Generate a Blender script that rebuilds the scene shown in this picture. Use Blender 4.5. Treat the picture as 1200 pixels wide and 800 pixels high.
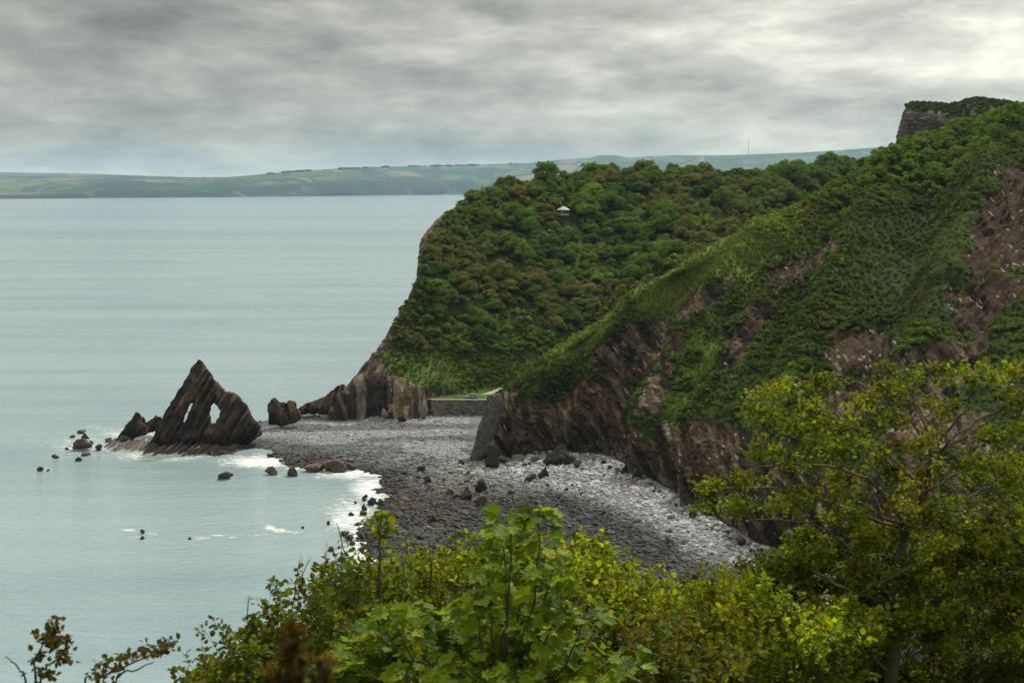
import bpy, math, random
import numpy as np
from math import radians as R

random.seed(7)
RNG = np.random.default_rng(11)
sc = bpy.context.scene
for o in list(bpy.data.objects):
    bpy.data.objects.remove(o, do_unlink=True)
COL = sc.collection

# ------------------------------------------------------------------ camera
F = 1648.0            # focal length in photo pixels (photo 1200 x 800)
HOR = 218.0           # photo row of the level horizon
H = 84.0              # eye height above the sea
PITCH = math.atan((400 - HOR) / F)
cam_d = bpy.data.cameras.new('camera')
cam = bpy.data.objects.new('camera', cam_d)
COL.objects.link(cam)
cam.location = (0, 0, H)
cam.rotation_euler = (R(90) - PITCH, 0, 0)
cam_d.sensor_width = 36
cam_d.lens = 36 * F / 1200
cam_d.clip_start = 0.1
cam_d.clip_end = 60000
cam_d.dof.use_dof = True
cam_d.dof.focus_distance = 450
cam_d.dof.aperture_fstop = 6.3
sc.camera = cam

# ------------------------------------------------------------------ light
SUN_EL, SUN_AZ = 44.0, 24.0     # degrees; azimuth from +Y towards +X
sc.render.engine = 'CYCLES'
sc.view_settings.view_transform = 'Standard'
sc.view_settings.look = 'None'
sc.view_settings.exposure = 0.45
sc.view_settings.gamma = 1.0
sc.view_settings.use_curve_mapping = False
sc.cycles.use_denoising = True
sc.cycles.max_bounces = 6
sc.cycles.diffuse_bounces = 2
sc.cycles.glossy_bounces = 2
sc.cycles.transmission_bounces = 3
sc.cycles.volume_bounces = 1
sc.cycles.transparent_max_bounces = 4


def lk(nt, a, b):
    nt.links.new(a, b)


def nd(nt, typ, **kw):
    n = nt.nodes.new(typ)
    for k, v in kw.items():
        if k.startswith('i_'):
            n.inputs[k[2:].replace('_', ' ')].default_value = v
        else:
            setattr(n, k, v)
    return n


def put(nt, sock, v):
    if hasattr(v, 'is_linked') or isinstance(v, bpy.types.NodeSocket):
        nt.links.new(v, sock)
    else:
        sock.default_value = v


def mth(nt, op, a, b=0.0, c=None, clamp=False):
    n = nt.nodes.new('ShaderNodeMath')
    n.operation = op
    n.use_clamp = clamp
    put(nt, n.inputs[0], a)
    put(nt, n.inputs[1], b)
    if c is not None:
        put(nt, n.inputs[2], c)
    return n.outputs[0]


def mixc(nt, fac, a, b, blend='MIX'):
    n = nt.nodes.new('ShaderNodeMix')
    n.data_type = 'RGBA'
    n.blend_type = blend
    n.clamp_factor = True
    put(nt, n.inputs[0], fac)
    put(nt, n.inputs[6], a if not isinstance(a, tuple) else tuple(a) + (1,) * (4 - len(a)))
    put(nt, n.inputs[7], b if not isinstance(b, tuple) else tuple(b) + (1,) * (4 - len(b)))
    return n.outputs[2]


def ramp(nt, fac, stops):
    n = nt.nodes.new('ShaderNodeValToRGB')
    e = n.color_ramp.elements
    while len(e) < len(stops):
        e.new(0.5)
    for k, (p, c) in enumerate(stops):
        e[k].position = p
        e[k].color = tuple(c) + (1,) if len(c) == 3 else c
    put(nt, n.inputs[0], fac)
    return n.outputs[0]


def noise(nt, vec, scale, detail=4.0, rough=0.55, distort=0.0):
    n = nd(nt, 'ShaderNodeTexNoise')
    if vec is not None:
        lk(nt, vec, n.inputs['Vector'])
    n.inputs['Scale'].default_value = scale
    n.inputs['Detail'].default_value = detail
    n.inputs['Roughness'].default_value = rough
    n.inputs['Distortion'].default_value = distort
    return n.outputs[0]


sun_dir = np.array([math.cos(R(SUN_EL)) * math.sin(R(SUN_AZ)), math.cos(R(SUN_EL)) * math.cos(R(SUN_AZ)), math.sin(R(SUN_EL))])
sl = bpy.data.lights.new('sun', 'SUN')
sl.energy = 3.0
sl.angle = R(6)
sl.color = (1.0, 0.95, 0.86)
so = bpy.data.objects.new('sun', sl)
COL.objects.link(so)
so.rotation_euler = (R(90 - SUN_EL), 0, R(180 - SUN_AZ))

W = bpy.data.worlds.new('World')
sc.world = W
W.use_nodes = True
nt = W.node_tree
nt.nodes.clear()
wout = nd(nt, 'ShaderNodeOutputWorld')
bg = nd(nt, 'ShaderNodeBackground')
bg.inputs['Strength'].default_value = 0.1
lk(nt, bg.outputs[0], wout.inputs[0])
sky = nd(nt, 'ShaderNodeTexSky')
sky.sky_type = 'NISHITA'
sky.sun_disc = False
sky.sun_elevation = R(SUN_EL)
sky.sun_rotation = R(SUN_AZ)
tc = nd(nt, 'ShaderNodeTexCoord')
gen = tc.outputs['Generated']
sep = nd(nt, 'ShaderNodeSeparateXYZ')
lk(nt, gen, sep.inputs[0])
zc = mth(nt, 'ADD', mth(nt, 'MAXIMUM', sep.outputs[2], 0.0), 0.10)
cmb = nd(nt, 'ShaderNodeCombineXYZ')
lk(nt, mth(nt, 'DIVIDE', sep.outputs[0], zc), cmb.inputs[0])
lk(nt, mth(nt, 'DIVIDE', sep.outputs[1], zc), cmb.inputs[1])
cmb.inputs[2].default_value = 3.7
n1 = noise(nt, cmb.outputs[0], 0.95, 8, 0.55, 0.5)
n2 = noise(nt, cmb.outputs[0], 0.3, 3, 0.5, 0.3)
mps = nd(nt, 'ShaderNodeMapping')
mps.inputs['Scale'].default_value = (1.0, 1.0, 3.2)
lk(nt, gen, mps.inputs[0])
n3 = noise(nt, mps.outputs[0], 9.0, 8, 0.6, 0.12)
v = mth(nt, 'ADD', mth(nt, 'MULTIPLY', n1, 0.18), mth(nt, 'MULTIPLY', n2, 0.27))
v = mth(nt, 'ADD', v, mth(nt, 'MULTIPLY', n3, 0.55))
cl = ramp(nt, v, [(0.39, (0.165, 0.161, 0.142)), (0.46, (0.28, 0.272, 0.235)), (0.54, (0.43, 0.415, 0.353)), (0.64, (0.70, 0.665, 0.565))])
# the cloud deck is thinner towards the sun and thickens away from it
vm = nd(nt, 'ShaderNodeVectorMath', operation='DOT_PRODUCT')
lk(nt, gen, vm.inputs[0])
GD = np.array([math.sin(R(20)) * math.cos(R(22)), math.cos(R(20)) * math.cos(R(22)), math.sin(R(22))])
vm.inputs[1].default_value = tuple(GD)
dt = mth(nt, 'MAXIMUM', vm.outputs['Value'], 0.0)
glow = mth(nt, 'POWER', dt, 20.0)
gain = mth(nt, 'ADD', mth(nt, 'MULTIPLY', glow, 1.5), 0.37)
zen = mth(nt, 'MULTIPLY', mth(nt, 'SMOOTH_MIN', mth(nt, 'MAXIMUM', sep.outputs[2], 0.0), 0.9, 0.2), 1.35)
gain = mth(nt, 'ADD', gain, zen)
hz = mth(nt, 'POWER', mth(nt, 'SUBTRACT', 1.0, mth(nt, 'MAXIMUM', sep.outputs[2], 0.0)), 45.0)
gain = mth(nt, 'ADD', gain, mth(nt, 'MULTIPLY', hz, 0.95))
gcol = nd(nt, 'ShaderNodeVectorMath', operation='SCALE')
lk(nt, cl, gcol.inputs[0])
lk(nt, mth(nt, 'MULTIPLY', gain, 12.0), gcol.inputs['Scale'])
warm = mixc(nt, mth(nt, 'MULTIPLY', hz, 0.8, clamp=True), gcol.outputs[0], (1.12, 0.96, 0.74), 'MULTIPLY')
fin = mixc(nt, 0.03, warm, sky.outputs[0])
lk(nt, fin, bg.inputs['Color'])

# ------------------------------------------------------------------ photo geometry helpers
CP, SP = math.cos(PITCH), math.sin(PITCH)


def P(u, v, d):
    """point at ground distance d (along +Y) that the photo shows at column u, row v"""
    u, v, d = np.asarray(u, float), np.asarray(v, float), np.asarray(d, float)
    a, b = (u - 600) / F, (400 - v) / F
    t = d / (CP + b * SP)
    return np.stack(np.broadcast_arrays(a * t, d, H + t * (-SP + b * CP)), -1)


def G(u, v, z=0.0):
    """point at height z seen at (u, v)"""
    u, v = np.asarray(u, float), np.asarray(v, float)
    a, b = (u - 600) / F, (400 - v) / F
    t = (z - H) / (-SP + b * CP)
    return np.stack(np.broadcast_arrays(a * t, t * (CP + b * SP), z + 0 * t), -1)


def PX(p):
    p = np.asarray(p, float)
    x, y, z = p[..., 0], p[..., 1], p[..., 2] - H
    f = y * CP - z * SP
    up = y * SP + z * CP
    f = np.where(np.abs(f) < 1e-3, 1e-3, f)
    return 600 + F * x / f, 400 - F * up / f


# ------------------------------------------------------------------ noise
def _hash(ix, iy, iz, seed):
    h = (ix.astype(np.uint32) * np.uint32(374761393) + iy.astype(np.uint32) * np.uint32(668265263)
         + iz.astype(np.uint32) * np.uint32(2246822519) + np.uint32(seed * 3266489917 & 0xffffffff))
    h = (h ^ (h >> np.uint32(13))) * np.uint32(1274126177)
    h = (h ^ (h >> np.uint32(16))) * np.uint32(2654435761)
    return ((h ^ (h >> np.uint32(15))) & np.uint32(0xffffff)).astype(np.float64) / 16777215.0


def hash1(i, seed=0):
    i = np.floor(np.asarray(i)).astype(np.int64)
    return _hash(i, i * 0, i * 0, seed)


def vnoise(p, seed=0):
    p = np.asarray(p, float)
    i = np.floor(p).astype(np.int64)
    f = p - i
    f = f * f * f * (f * (f * 6 - 15) + 10)
    r = 0
    for dx in (0, 1):
        for dy in (0, 1):
            for dz in (0, 1):
                w = (f[..., 0] if dx else 1 - f[..., 0]) * (f[..., 1] if dy else 1 - f[..., 1]) * (f[..., 2] if dz else 1 - f[..., 2])
                r = r + w * _hash(i[..., 0] + dx, i[..., 1] + dy, i[..., 2] + dz, seed)
    return r * 2 - 1


def fbm(p, scale=1.0, octv=4, seed=0, gain=0.5):
    p = np.asarray(p, float) * scale
    a, s, t = 1.0, 0, 0
    for k in range(octv):
        s = s + a * vnoise(p + 17.3 * k, seed + k)
        t += a
        a *= gain
        p = p * 2.03
    return s / t


def cells(p, seed=0):
    """blocky random value per cube cell"""
    i = np.floor(p).astype(np.int64)
    return _hash(i[..., 0], i[..., 1], i[..., 2], seed)


def sstep(a, b, x):
    t = np.clip((x - a) / (b - a), 0, 1)
    return t * t * (3 - 2 * t)


def lerp(a, b, t):
    return a + (b - a) * t


def mixv(a, b, t):
    return np.asarray(a) * (1 - t[..., None]) + np.asarray(b) * t[..., None]


# ------------------------------------------------------------------ mesh helpers
def make_mesh(name, verts, faces, mats, col=None, smooth=False, midx=None):
    verts = np.asarray(verts, np.float32)
    me = bpy.data.meshes.new(name)
    if isinstance(faces, np.ndarray):
        groups = [faces]
    else:
        groups = [np.asarray(f) for f in faces if len(f)]
    nf = sum(len(g) for g in groups)
    loops = np.concatenate([g.reshape(-1) for g in groups]).astype(np.int32)
    tot = np.concatenate([np.full(len(g), g.shape[1]) for g in groups]).astype(np.int32)
    st = np.concatenate([[0], np.cumsum(tot)[:-1]]).astype(np.int32)
    me.vertices.add(len(verts))
    me.vertices.foreach_set('co', verts.reshape(-1))
    me.loops.add(len(loops))
    me.loops.foreach_set('vertex_index', loops)
    me.polygons.add(nf)
    me.polygons.foreach_set('loop_start', st)
    me.polygons.foreach_set('loop_total', tot)
    me.polygons.foreach_set('use_smooth', np.full(nf, smooth))
    for m in (mats if isinstance(mats, (list, tuple)) else [mats]):
        me.materials.append(m)
    if midx is not None:
        me.polygons.foreach_set('material_index', np.asarray(midx, np.int32))
    if col is not None:
        c = np.ones((len(verts), 4), np.float32)
        col = np.asarray(col)
        c[:, :col.shape[1]] = col
        at = me.color_attributes.new('Col', 'FLOAT_COLOR', 'POINT')
        at.data.foreach_set('color', c.reshape(-1))
    me.update(calc_edges=True)
    me.validate()
    return me


def link(name, me, parent=None, label=None, cat=None, group=None, kind=None, loc=None):
    o = bpy.data.objects.new(name, me)
    COL.objects.link(o)
    if parent is not None:
        o.parent = parent
    if loc is not None:
        o.location = loc
    if label:
        o['label'] = label
    if cat:
        o['category'] = cat
    if group:
        o['group'] = group
    if kind:
        o['kind'] = kind
    return o


def grid_faces(nu, nv):
    i = np.arange(nu - 1)[:, None] * nv + np.arange(nv - 1)[None, :]
    i = i.reshape(-1)
    return np.stack([i, i + nv, i + nv + 1, i + 1], 1)


def cat_rom(C, n):
    """Catmull-Rom along axis 0 resampled to n points"""
    m = len(C)
    t = np.linspace(0, m - 1, n)
    i = np.clip(np.floor(t).astype(int), 0, m - 2)
    f = (t - i).reshape((-1,) + (1,) * (C.ndim - 1))
    p0, p1, p2, p3 = C[np.maximum(i - 1, 0)], C[i], C[i + 1], C[np.minimum(i + 2, m - 1)]
    return 0.5 * (2 * p1 + (p2 - p0) * f + (2 * p0 - 5 * p1 + 4 * p2 - p3) * f ** 2 + (3 * p1 - p0 - 3 * p2 + p3) * f ** 3)


def loft(C, nu, nv):
    C = np.asarray(C, float)
    A = cat_rom(C, nu)
    B = cat_rom(np.swapaxes(A, 0, 1), nv)
    return np.swapaxes(B, 0, 1)


def grid_normals(Gd):
    du = np.gradient(Gd, axis=0)
    dv = np.gradient(Gd, axis=1)
    n = np.cross(du, dv)
    return n / (np.linalg.norm(n, axis=-1, keepdims=True) + 1e-9)


def ell(u, v, cx, cy, rx, ry, ang=0.0):
    a = R(ang)
    x, y = u - cx, v - cy
    X = (x * math.cos(a) + y * math.sin(a)) / rx
    Y = (-x * math.sin(a) + y * math.cos(a)) / ry
    return np.sqrt(X * X + Y * Y)


# ------------------------------------------------------------------ materials
def base_mat(name):
    m = bpy.data.materials.new(name)
    m.use_nodes = True
    nt = m.node_tree
    b = nt.nodes['Principled BSDF']
    return m, nt, b


def geo_pos(nt):
    return nd(nt, 'ShaderNodeNewGeometry').outputs['Position']


def col_attr(nt):
    return nd(nt, 'ShaderNodeAttribute', attribute_name='Col').outputs['Color']


def ground_mat(name, s1, s2, bump, contrast=0.5, rough=0.95, bscale=None, spec=0.2):
    """albedo from the surface's own colour, with procedural grain and relief"""
    m, nt, b = base_mat(name)
    pos = geo_pos(nt)
    a = noise(nt, pos, s1, 5, 0.62)
    c = noise(nt, pos, s2, 4, 0.6)
    k = mth(nt, 'ADD', mth(nt, 'MULTIPLY', a, contrast * 2), mth(nt, 'MULTIPLY', c, contrast * 2))
    k = mth(nt, 'ADD', k, 1.0 - contrast * 2.0)
    sv = nd(nt, 'ShaderNodeVectorMath', operation='SCALE')
    lk(nt, col_attr(nt), sv.inputs[0])
    lk(nt, mth(nt, 'MAXIMUM', k, 0.1), sv.inputs['Scale'])
    lk(nt, sv.outputs[0], b.inputs['Base Color'])
    b.inputs['Roughness'].default_value = rough
    b.inputs['Specular IOR Level'].default_value = spec
    bp = nd(nt, 'ShaderNodeBump')
    bp.inputs['Strength'].default_value = 1.0
    bp.inputs['Distance'].default_value = bump
    lk(nt, noise(nt, pos, bscale or s1, 6, 0.65), bp.inputs['Height'])
    lk(nt, bp.outputs[0], b.inputs['Normal'])
    return m




def land_mat(name, nb, flecks=0.75, k0=1.0):
    """turf and bedded rock; the mesh's own colour carries which is which in its alpha"""
    m, nt, b = base_mat(name)
    pos = geo_pos(nt)
    nb = np.asarray(nb, float)
    nb = nb / np.linalg.norm(nb)
    t1 = np.cross(nb, (0, 1, 0) if abs(nb[1]) < .9 else (1, 0, 0))
    t1 /= np.linalg.norm(t1)
    t2 = np.cross(nb, t1)
    cb = nd(nt, 'ShaderNodeCombineXYZ')
    for k, (ax, sc_) in enumerate(((nb, 1.0), (t1, 0.16 if flecks else 0.09), (t2, 0.3))):
        dp = nd(nt, 'ShaderNodeVectorMath', operation='DOT_PRODUCT')
        lk(nt, pos, dp.inputs[0])
        dp.inputs[1].default_value = tuple(ax * sc_)
        lk(nt, dp.outputs['Value'], cb.inputs[k])
    at = nd(nt, 'ShaderNodeAttribute', attribute_name='Col')
    beds = noise(nt, cb.outputs[0], 1.1, 7, 0.7, 0.5)
    broad = noise(nt, pos, 0.16, 4, 0.6)
    rk = ramp(nt, mth(nt, 'ADD', mth(nt, 'MULTIPLY', beds, 0.75), mth(nt, 'MULTIPLY', broad, 0.25)), [(0.38, (0.38, 0.35, 0.33)), (0.5, (1.05, 1.0, 0.94)), (0.62, (1.9, 1.75, 1.55))])
    vo = nd(nt, 'ShaderNodeTexVoronoi')
    lk(nt, cb.outputs[0], vo.inputs['Vector'])
    vo.inputs['Scale'].default_value = 2.0
    sp = nd(nt, 'ShaderNodeSeparateColor')
    lk(nt, vo.outputs['Color'], sp.inputs[0])
    fl = mth(nt, 'MULTIPLY', mth(nt, 'GREATER_THAN', sp.outputs[0], 0.93), mth(nt, 'GREATER_THAN', noise(nt, pos, 0.09, 3), 0.5))
    rc = mixc(nt, 1.0, at.outputs['Color'], rk, 'MULTIPLY')
    rc = mixc(nt, mth(nt, 'MULTIPLY', fl, flecks), rc, (0.40, 0.36, 0.30))
    g1 = noise(nt, pos, 0.8, 6, 0.68)
    g2 = noise(nt, pos, 0.11, 3, 0.6)
    gk = ramp(nt, mth(nt, 'ADD', mth(nt, 'MULTIPLY', g1, 0.65), mth(nt, 'MULTIPLY', g2, 0.35)), [(0.36, (0.45, 0.47, 0.42)), (0.5, (0.95, 0.97, 0.95)), (0.64, (1.55, 1.5, 1.3))])
    gc = mixc(nt, 1.0, at.outputs['Color'], gk, 'MULTIPLY')
    c = mixc(nt, at.outputs['Alpha'], gc, rc)
    lk(nt, c, b.inputs['Base Color'])
    b.inputs['Roughness'].default_value = 0.92
    b.inputs['Specular IOR Level'].default_value = 0.06
    hgt = nd(nt, 'ShaderNodeMix')
    lk(nt, at.outputs['Alpha'], hgt.inputs[0])
    lk(nt, g1, hgt.inputs[2])
    lk(nt, mth(nt, 'MULTIPLY', beds, 1.6), hgt.inputs[3])
    bp = nd(nt, 'ShaderNodeBump')
    bp.inputs['Strength'].default_value = 1.0
    bp.inputs['Distance'].default_value = 0.8
    lk(nt, hgt.outputs[0], bp.inputs['Height'])
    lk(nt, bp.outputs[0], b.inputs['Normal'])
    return m


M_land = land_mat('hill_ground', (0.72, -0.25, 0.62))
M_head = land_mat('headland_ground', (1.0, 0.12, 0.08))
M_fcliff = land_mat('far_cliff_ground', (0.1, -0.2, 1.0))


def with_mask(c, rm):
    return np.concatenate([c.reshape(-1, 3), rm.reshape(-1, 1)], 1)


M_rock = ground_mat('sea_rock', 0.7, 2.3, 0.35, 0.6, 0.75, 1.3, 0.35)
M_stone = ground_mat('beach_stone', 1.5, 0.3, 0.1, 0.4, 0.8, 2.5, 0.3)
M_shingle = ground_mat('beach_shingle', 2.2, 0.25, 0.45, 0.55, 0.9, 1.6)


def leaf_mat(name, trans=0.35, tint=(1.15, 1.1, 0.45), rough=0.5, spec=0.25):
    m, nt, b = base_mat(name)
    oi = nd(nt, 'ShaderNodeObjectInfo')
    c = mixc(nt, 1.0, col_attr(nt), oi.outputs['Color'], 'MULTIPLY')
    lk(nt, c, b.inputs['Base Color'])
    b.inputs['Roughness'].default_value = rough
    b.inputs['Specular IOR Level'].default_value = spec
    tr = nd(nt, 'ShaderNodeBsdfTranslucent')
    lk(nt, mixc(nt, 1.0, c, tint, 'MULTIPLY'), tr.inputs[0])
    mx = nd(nt, 'ShaderNodeMixShader')
    mx.inputs[0].default_value = trans
    lk(nt, b.outputs[0], mx.inputs[1])
    lk(nt, tr.outputs[0], mx.inputs[2])
    lk(nt, mx.outputs[0], nt.nodes['Material Output'].inputs[0])
    return m


M_leaf = leaf_mat('tree_foliage', 0.3, (1.2, 1.2, 0.5), 0.7, 0.04)
M_fleaf = leaf_mat('near_leaf', 0.5, (1.5, 1.35, 0.25), 0.55, 0.08)


def plain_mat(name, c, rough=0.7, metal=0.0, spec=0.4, nscale=None, namp=0.3):
    m, nt, b = base_mat(name)
    b.inputs['Base Color'].default_value = tuple(c) + (1,)
    if nscale:
        k = mth(nt, 'ADD', mth(nt, 'MULTIPLY', noise(nt, geo_pos(nt), nscale, 5), 2 * namp), 1 - namp)
        sv = nd(nt, 'ShaderNodeVectorMath', operation='SCALE')
        sv.inputs[0].default_value = c
        lk(nt, k, sv.inputs['Scale'])
        lk(nt, sv.outputs[0], b.inputs['Base Color'])
    b.inputs['Roughness'].default_value = rough
    b.inputs['Metallic'].default_value = metal
    b.inputs['Specular IOR Level'].default_value = spec
    return m


M_bark = plain_mat('bark', (0.09, 0.07, 0.05), 0.9, nscale=14, namp=0.5)
M_greybark = plain_mat('grey_bark', (0.13, 0.115, 0.09), 0.9, nscale=12, namp=0.45)

# ------------------------------------------------------------------ beach land polygon (waterline, photo pixels at sea level)
WL_PX = [(252, 534), (300, 527), (330, 538), (350, 547), (392, 552), (438, 547), (462, 556), (452, 575), (446, 600), (424, 625),
         (428, 655), (395, 720), (330, 800), (1500, 800), (1300, 470), (700, 440), (420, 468), (380, 474), (330, 488), (296, 494),
         (262, 505), (236, 514), (216, 528)]
WL = np.array([G(u, v)[:2] for u, v in WL_PX])


def poly_sd(x, y, poly):
    """signed distance, positive inside"""
    d = np.full(x.shape, 1e9)
    ins = np.zeros(x.shape, bool)
    n = len(poly)
    for i in range(n):
        ax, ay = poly[i]
        bx, by = poly[(i + 1) % n]
        ex, ey = bx - ax, by - ay
        t = np.clip(((x - ax) * ex + (y - ay) * ey) / (ex * ex + ey * ey + 1e-12), 0, 1)
        d = np.minimum(d, np.hypot(x - ax - t * ex, y - ay - t * ey))
        c = ((ay > y) != (by > y)) & (x < (bx - ax) * (y - ay) / (by - ay + 1e-12) + ax)
        ins ^= c
    return np.where(ins, d, -d)


def beach_z(x, y):
    sd = poly_sd(x, y, WL)
    p = np.stack([x, y, 0 * x], -1)
    nz = fbm(p, 0.035, 3, 5) * 6 + fbm(p, 0.12, 3, 6) * 5
    s = sd + nz
    z = np.where(s > 0, lerp(2.0, 3.4, sstep(-15, 45, x)) * (1 - np.exp(-np.maximum(s, 0) * 0.028)), s * 0.09)
    z = z + 0.22 * fbm(p, 0.25, 3, 8) * sstep(-2, 6, s) + 0.4 * np.maximum(0, fbm(p, 0.07, 3, 9)) * sstep(2, 12, s)
    return np.maximum(z, -3.0), s


LU = [0, 300, 400, 500, 560, 640, 700, 760, 800, 870, 950, 1100, 1500]
LV = [518, 517, 530, 538, 553, 567, 584, 614, 636, 666, 702, 750, 800]


def beach_col(p, s):
    u, v = PX(p)
    n = fbm(p, 0.05, 4, 21) * 11 + fbm(p, 0.2, 3, 22) * 6
    pale = sstep(16, -14, v - np.interp(u, LU, LV) + n)
    left = sstep(600, 540, u)
    c_pale = mixv((0.335, 0.35, 0.36), (0.29, 0.30, 0.318), left)
    patch = sstep(0.0, 0.22, fbm(p * np.array([0.5, 1.0, 1]), 0.09, 3, 23)) * left
    c_pale = mixv(c_pale, (0.105, 0.10, 0.112), patch * 0.8)
    c_low = mixv(np.broadcast_to((0.034, 0.034, 0.034), p.shape), (0.065, 0.07, 0.055), sstep(-0.1, 0.3, fbm(p, 0.09, 3, 24)))
    br = sstep(1.25, 0.7, ell(u, v, 500, 605, 85, 42)) + sstep(1.2, 0.8, ell(u, v, 380, 547, 45, 9))
    br = np.clip(br, 0, 1) * sstep(-0.35, 0.15, fbm(p, 0.12, 3, 25))
    c_low = mixv(c_low, (0.06, 0.042, 0.030), br * .8)
    mid = sstep(1.3, 0.6, ell(u, v, 590, 556, 110, 26))
    c_low = mixv(c_low, (0.17, 0.175, 0.15), mid * 0.8)
    c = mixv(c_low, c_pale, pale)
    wet = sstep(3.5, 0.5, s)
    return c * (1 - 0.45 * wet)[..., None]


# ------------------------------------------------------------------ SEA
def axis(a, b, step, lo, hi, grow=1.25):
    mid = list(np.arange(a, b, step))
    r, st = [], step
    x = mid[-1]
    while x < hi:
        st *= grow
        x += st
        r.append(min(x, hi))
    l, st = [], step
    x = a
    while x > lo:
        st *= grow
        x -= st
        l.append(max(x, lo))
    return np.array(l[::-1] + mid + r)


def build_sea():
    xs = axis(-165, 0, 1.0, -13500, 13500)
    ys = axis(290, 520, 1.0, -300, 29500)
    X, Y = np.meshgrid(xs, ys, indexing='ij')
    Z = np.zeros_like(X)
    pts = np.stack([X, Y, Z], -1)
    near = (X > -200) & (X < 60) & (Y > 250) & (Y < 560)
    foam = np.zeros_like(X)
    q = pts[near]
    _, s = beach_z(q[:, 0], q[:, 1])
    u, v = PX(q)
    d = -s
    nz = fbm(q, 0.16, 4, 31)
    f = 0.95 * np.exp(-np.maximum(d, 0) / (3.0 + 3.0 * sstep(0, .5, nz))) * sstep(-6, 0, d + 4)
    f = f * sstep(300, 345, u + (v < 500) * 300) * (v > 500)
    for cx, cy, rx, ry, w in [(305, 541, 60, 10, .98), (355, 543, 40, 8, .6), (330, 556, 45, 7, .35), (410, 554, 55, 10, .9), (436, 573, 32, 20, .95),
                              (414, 606, 38, 30, .85), (432, 652, 52, 30, .85), (316, 617, 9, 4, .95), (326, 621, 16, 3, .9), (342, 623, 16, 2, .7), (152, 621, 12, 2.5, .8), (176, 625, 10, 2, .7), (160, 629, 16, 1.6, .6), (236, 630, 14, 2.4, .8), (256, 627, 14, 1.8, .75), (276, 629, 10, 1.5, .6),
                              (300, 626, 40, 3, .4), (98, 522, 50, 17, .6), (165, 508, 62, 9, .75), (190, 534, 70, 8, .8), (110, 500, 30, 5, .4), (60, 536, 30, 4, .35),
                              (175, 514, 20, 6, .8), (50, 549, 14, 3, .5), (385, 700, 60, 40, .5), (266, 561, 18, 4, .5)]:
        f = np.maximum(f, w * sstep(1.5, 0.2, ell(u, v, cx, cy, rx, ry)))
    foam[near] = f
    m, nt, b = base_mat('sea_water')
    pos = geo_pos(nt)
    mp = nd(nt, 'ShaderNodeMapping')
    mp.inputs['Scale'].default_value = (0.35, 1.0, 1.0)
    lk(nt, pos, mp.inputs[0])
    mpl = nd(nt, 'ShaderNodeMapping')
    mpl.inputs['Scale'].default_value = (0.16, 1.0, 1.0)
    lk(nt, pos, mpl.inputs[0])
    streak = noise(nt, mpl.outputs[0], 0.02, 5, 0.6, 0.8)
    big = noise(nt, mpl.outputs[0], 0.0022, 3, 0.5, 0.3)
    wcol = ramp(nt, mth(nt, 'ADD', mth(nt, 'MULTIPLY', streak, 0.5), mth(nt, 'MULTIPLY', big, 0.5)),
                [(0.34, (0.20, 0.305, 0.335)), (0.5, (0.285, 0.385, 0.41)), (0.66, (0.36, 0.445, 0.455))])
    # churned shallows
    at = nd(nt, 'ShaderNodeAttribute', attribute_name='Col')
    sepc = nd(nt, 'ShaderNodeSeparateColor')
    lk(nt, at.outputs['Color'], sepc.inputs[0])
    fo = sepc.outputs[0]
    fn = noise(nt, mp.outputs[0], 0.62, 9, 0.75, 1.6)
    fk = mth(nt, 'ADD', mth(nt, 'MULTIPLY', fo, 0.76), mth(nt, 'MULTIPLY', mth(nt, 'SUBTRACT', fn, 0.5), 2.6))
    fk = mth(nt, 'MULTIPLY', fk, mth(nt, 'GREATER_THAN', fo, 0.02))
    fmask = mth(nt, 'MULTIPLY', mth(nt, 'SUBTRACT', fk, 0.40), 2.6, clamp=True)
    shallow = mixc(nt, mth(nt, 'MULTIPLY', fo, 0.55), wcol, (0.30, 0.37, 0.33))
    colr = mixc(nt, fmask, shallow, (0.72, 0.75, 0.74))
    lk(nt, colr, b.inputs['Base Color'])
    lk(nt, mth(nt, 'ADD', mth(nt, 'MULTIPLY', fmask, 0.6), 0.14), b.inputs['Roughness'])
    b.inputs['IOR'].default_value = 1.333
    h1 = noise(nt, mp.outputs[0], 0.5, 5, 0.6, 0.2)
    h2 = noise(nt, mp.outputs[0], 0.07, 4, 0.55, 0.3)
    hh = mth(nt, 'ADD', mth(nt, 'MULTIPLY', h1, 1.1), mth(nt, 'MULTIPLY', h2, 1.6))
    bp = nd(nt, 'ShaderNodeBump')
    bp.inputs['Strength'].default_value = 0.75
    bp.inputs['Distance'].default_value = 0.9
    lk(nt, hh, bp.inputs['Height'])
    lk(nt, bp.outputs[0], b.inputs['Normal'])
    c = np.zeros((X.size, 3))
    c[:, 0] = foam.reshape(-1)
    me = make_mesh('sea', pts.reshape(-1, 3), grid_faces(len(xs), len(ys))[:, ::1], m, c, True)
    link('sea', me, kind='structure')


build_sea()


def build_beach():
    xs = np.arange(-125, 190, 1.3)
    ys = np.arange(190, 560, 1.3)
    X, Y = np.meshgrid(xs, ys, indexing='ij')
    Z, s = beach_z(X, Y)
    pts = np.stack([X, Y, Z], -1).reshape(-1, 3)
    c = beach_col(pts, s.reshape(-1)) * np.where(pts[:, :1] < -15, 0.8, 0.5)  # darker than the stones: shadow gaps painted in, over dark grit
    f = grid_faces(len(xs), len(ys))
    keep = (s.reshape(-1)[f] > -14).any(1)
    me = make_mesh('beach', pts, f[keep], M_shingle, c, True)
    link('beach', me, kind='structure')


build_beach()

# ------------------------------------------------------------------ RIGHT HILLSIDE
VEG = [np.array(c) for c in [(0.05, 0.08, 0.017), (0.072, 0.10, 0.019), (0.085, 0.088, 0.024), (0.036, 0.058, 0.016)]]


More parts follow.
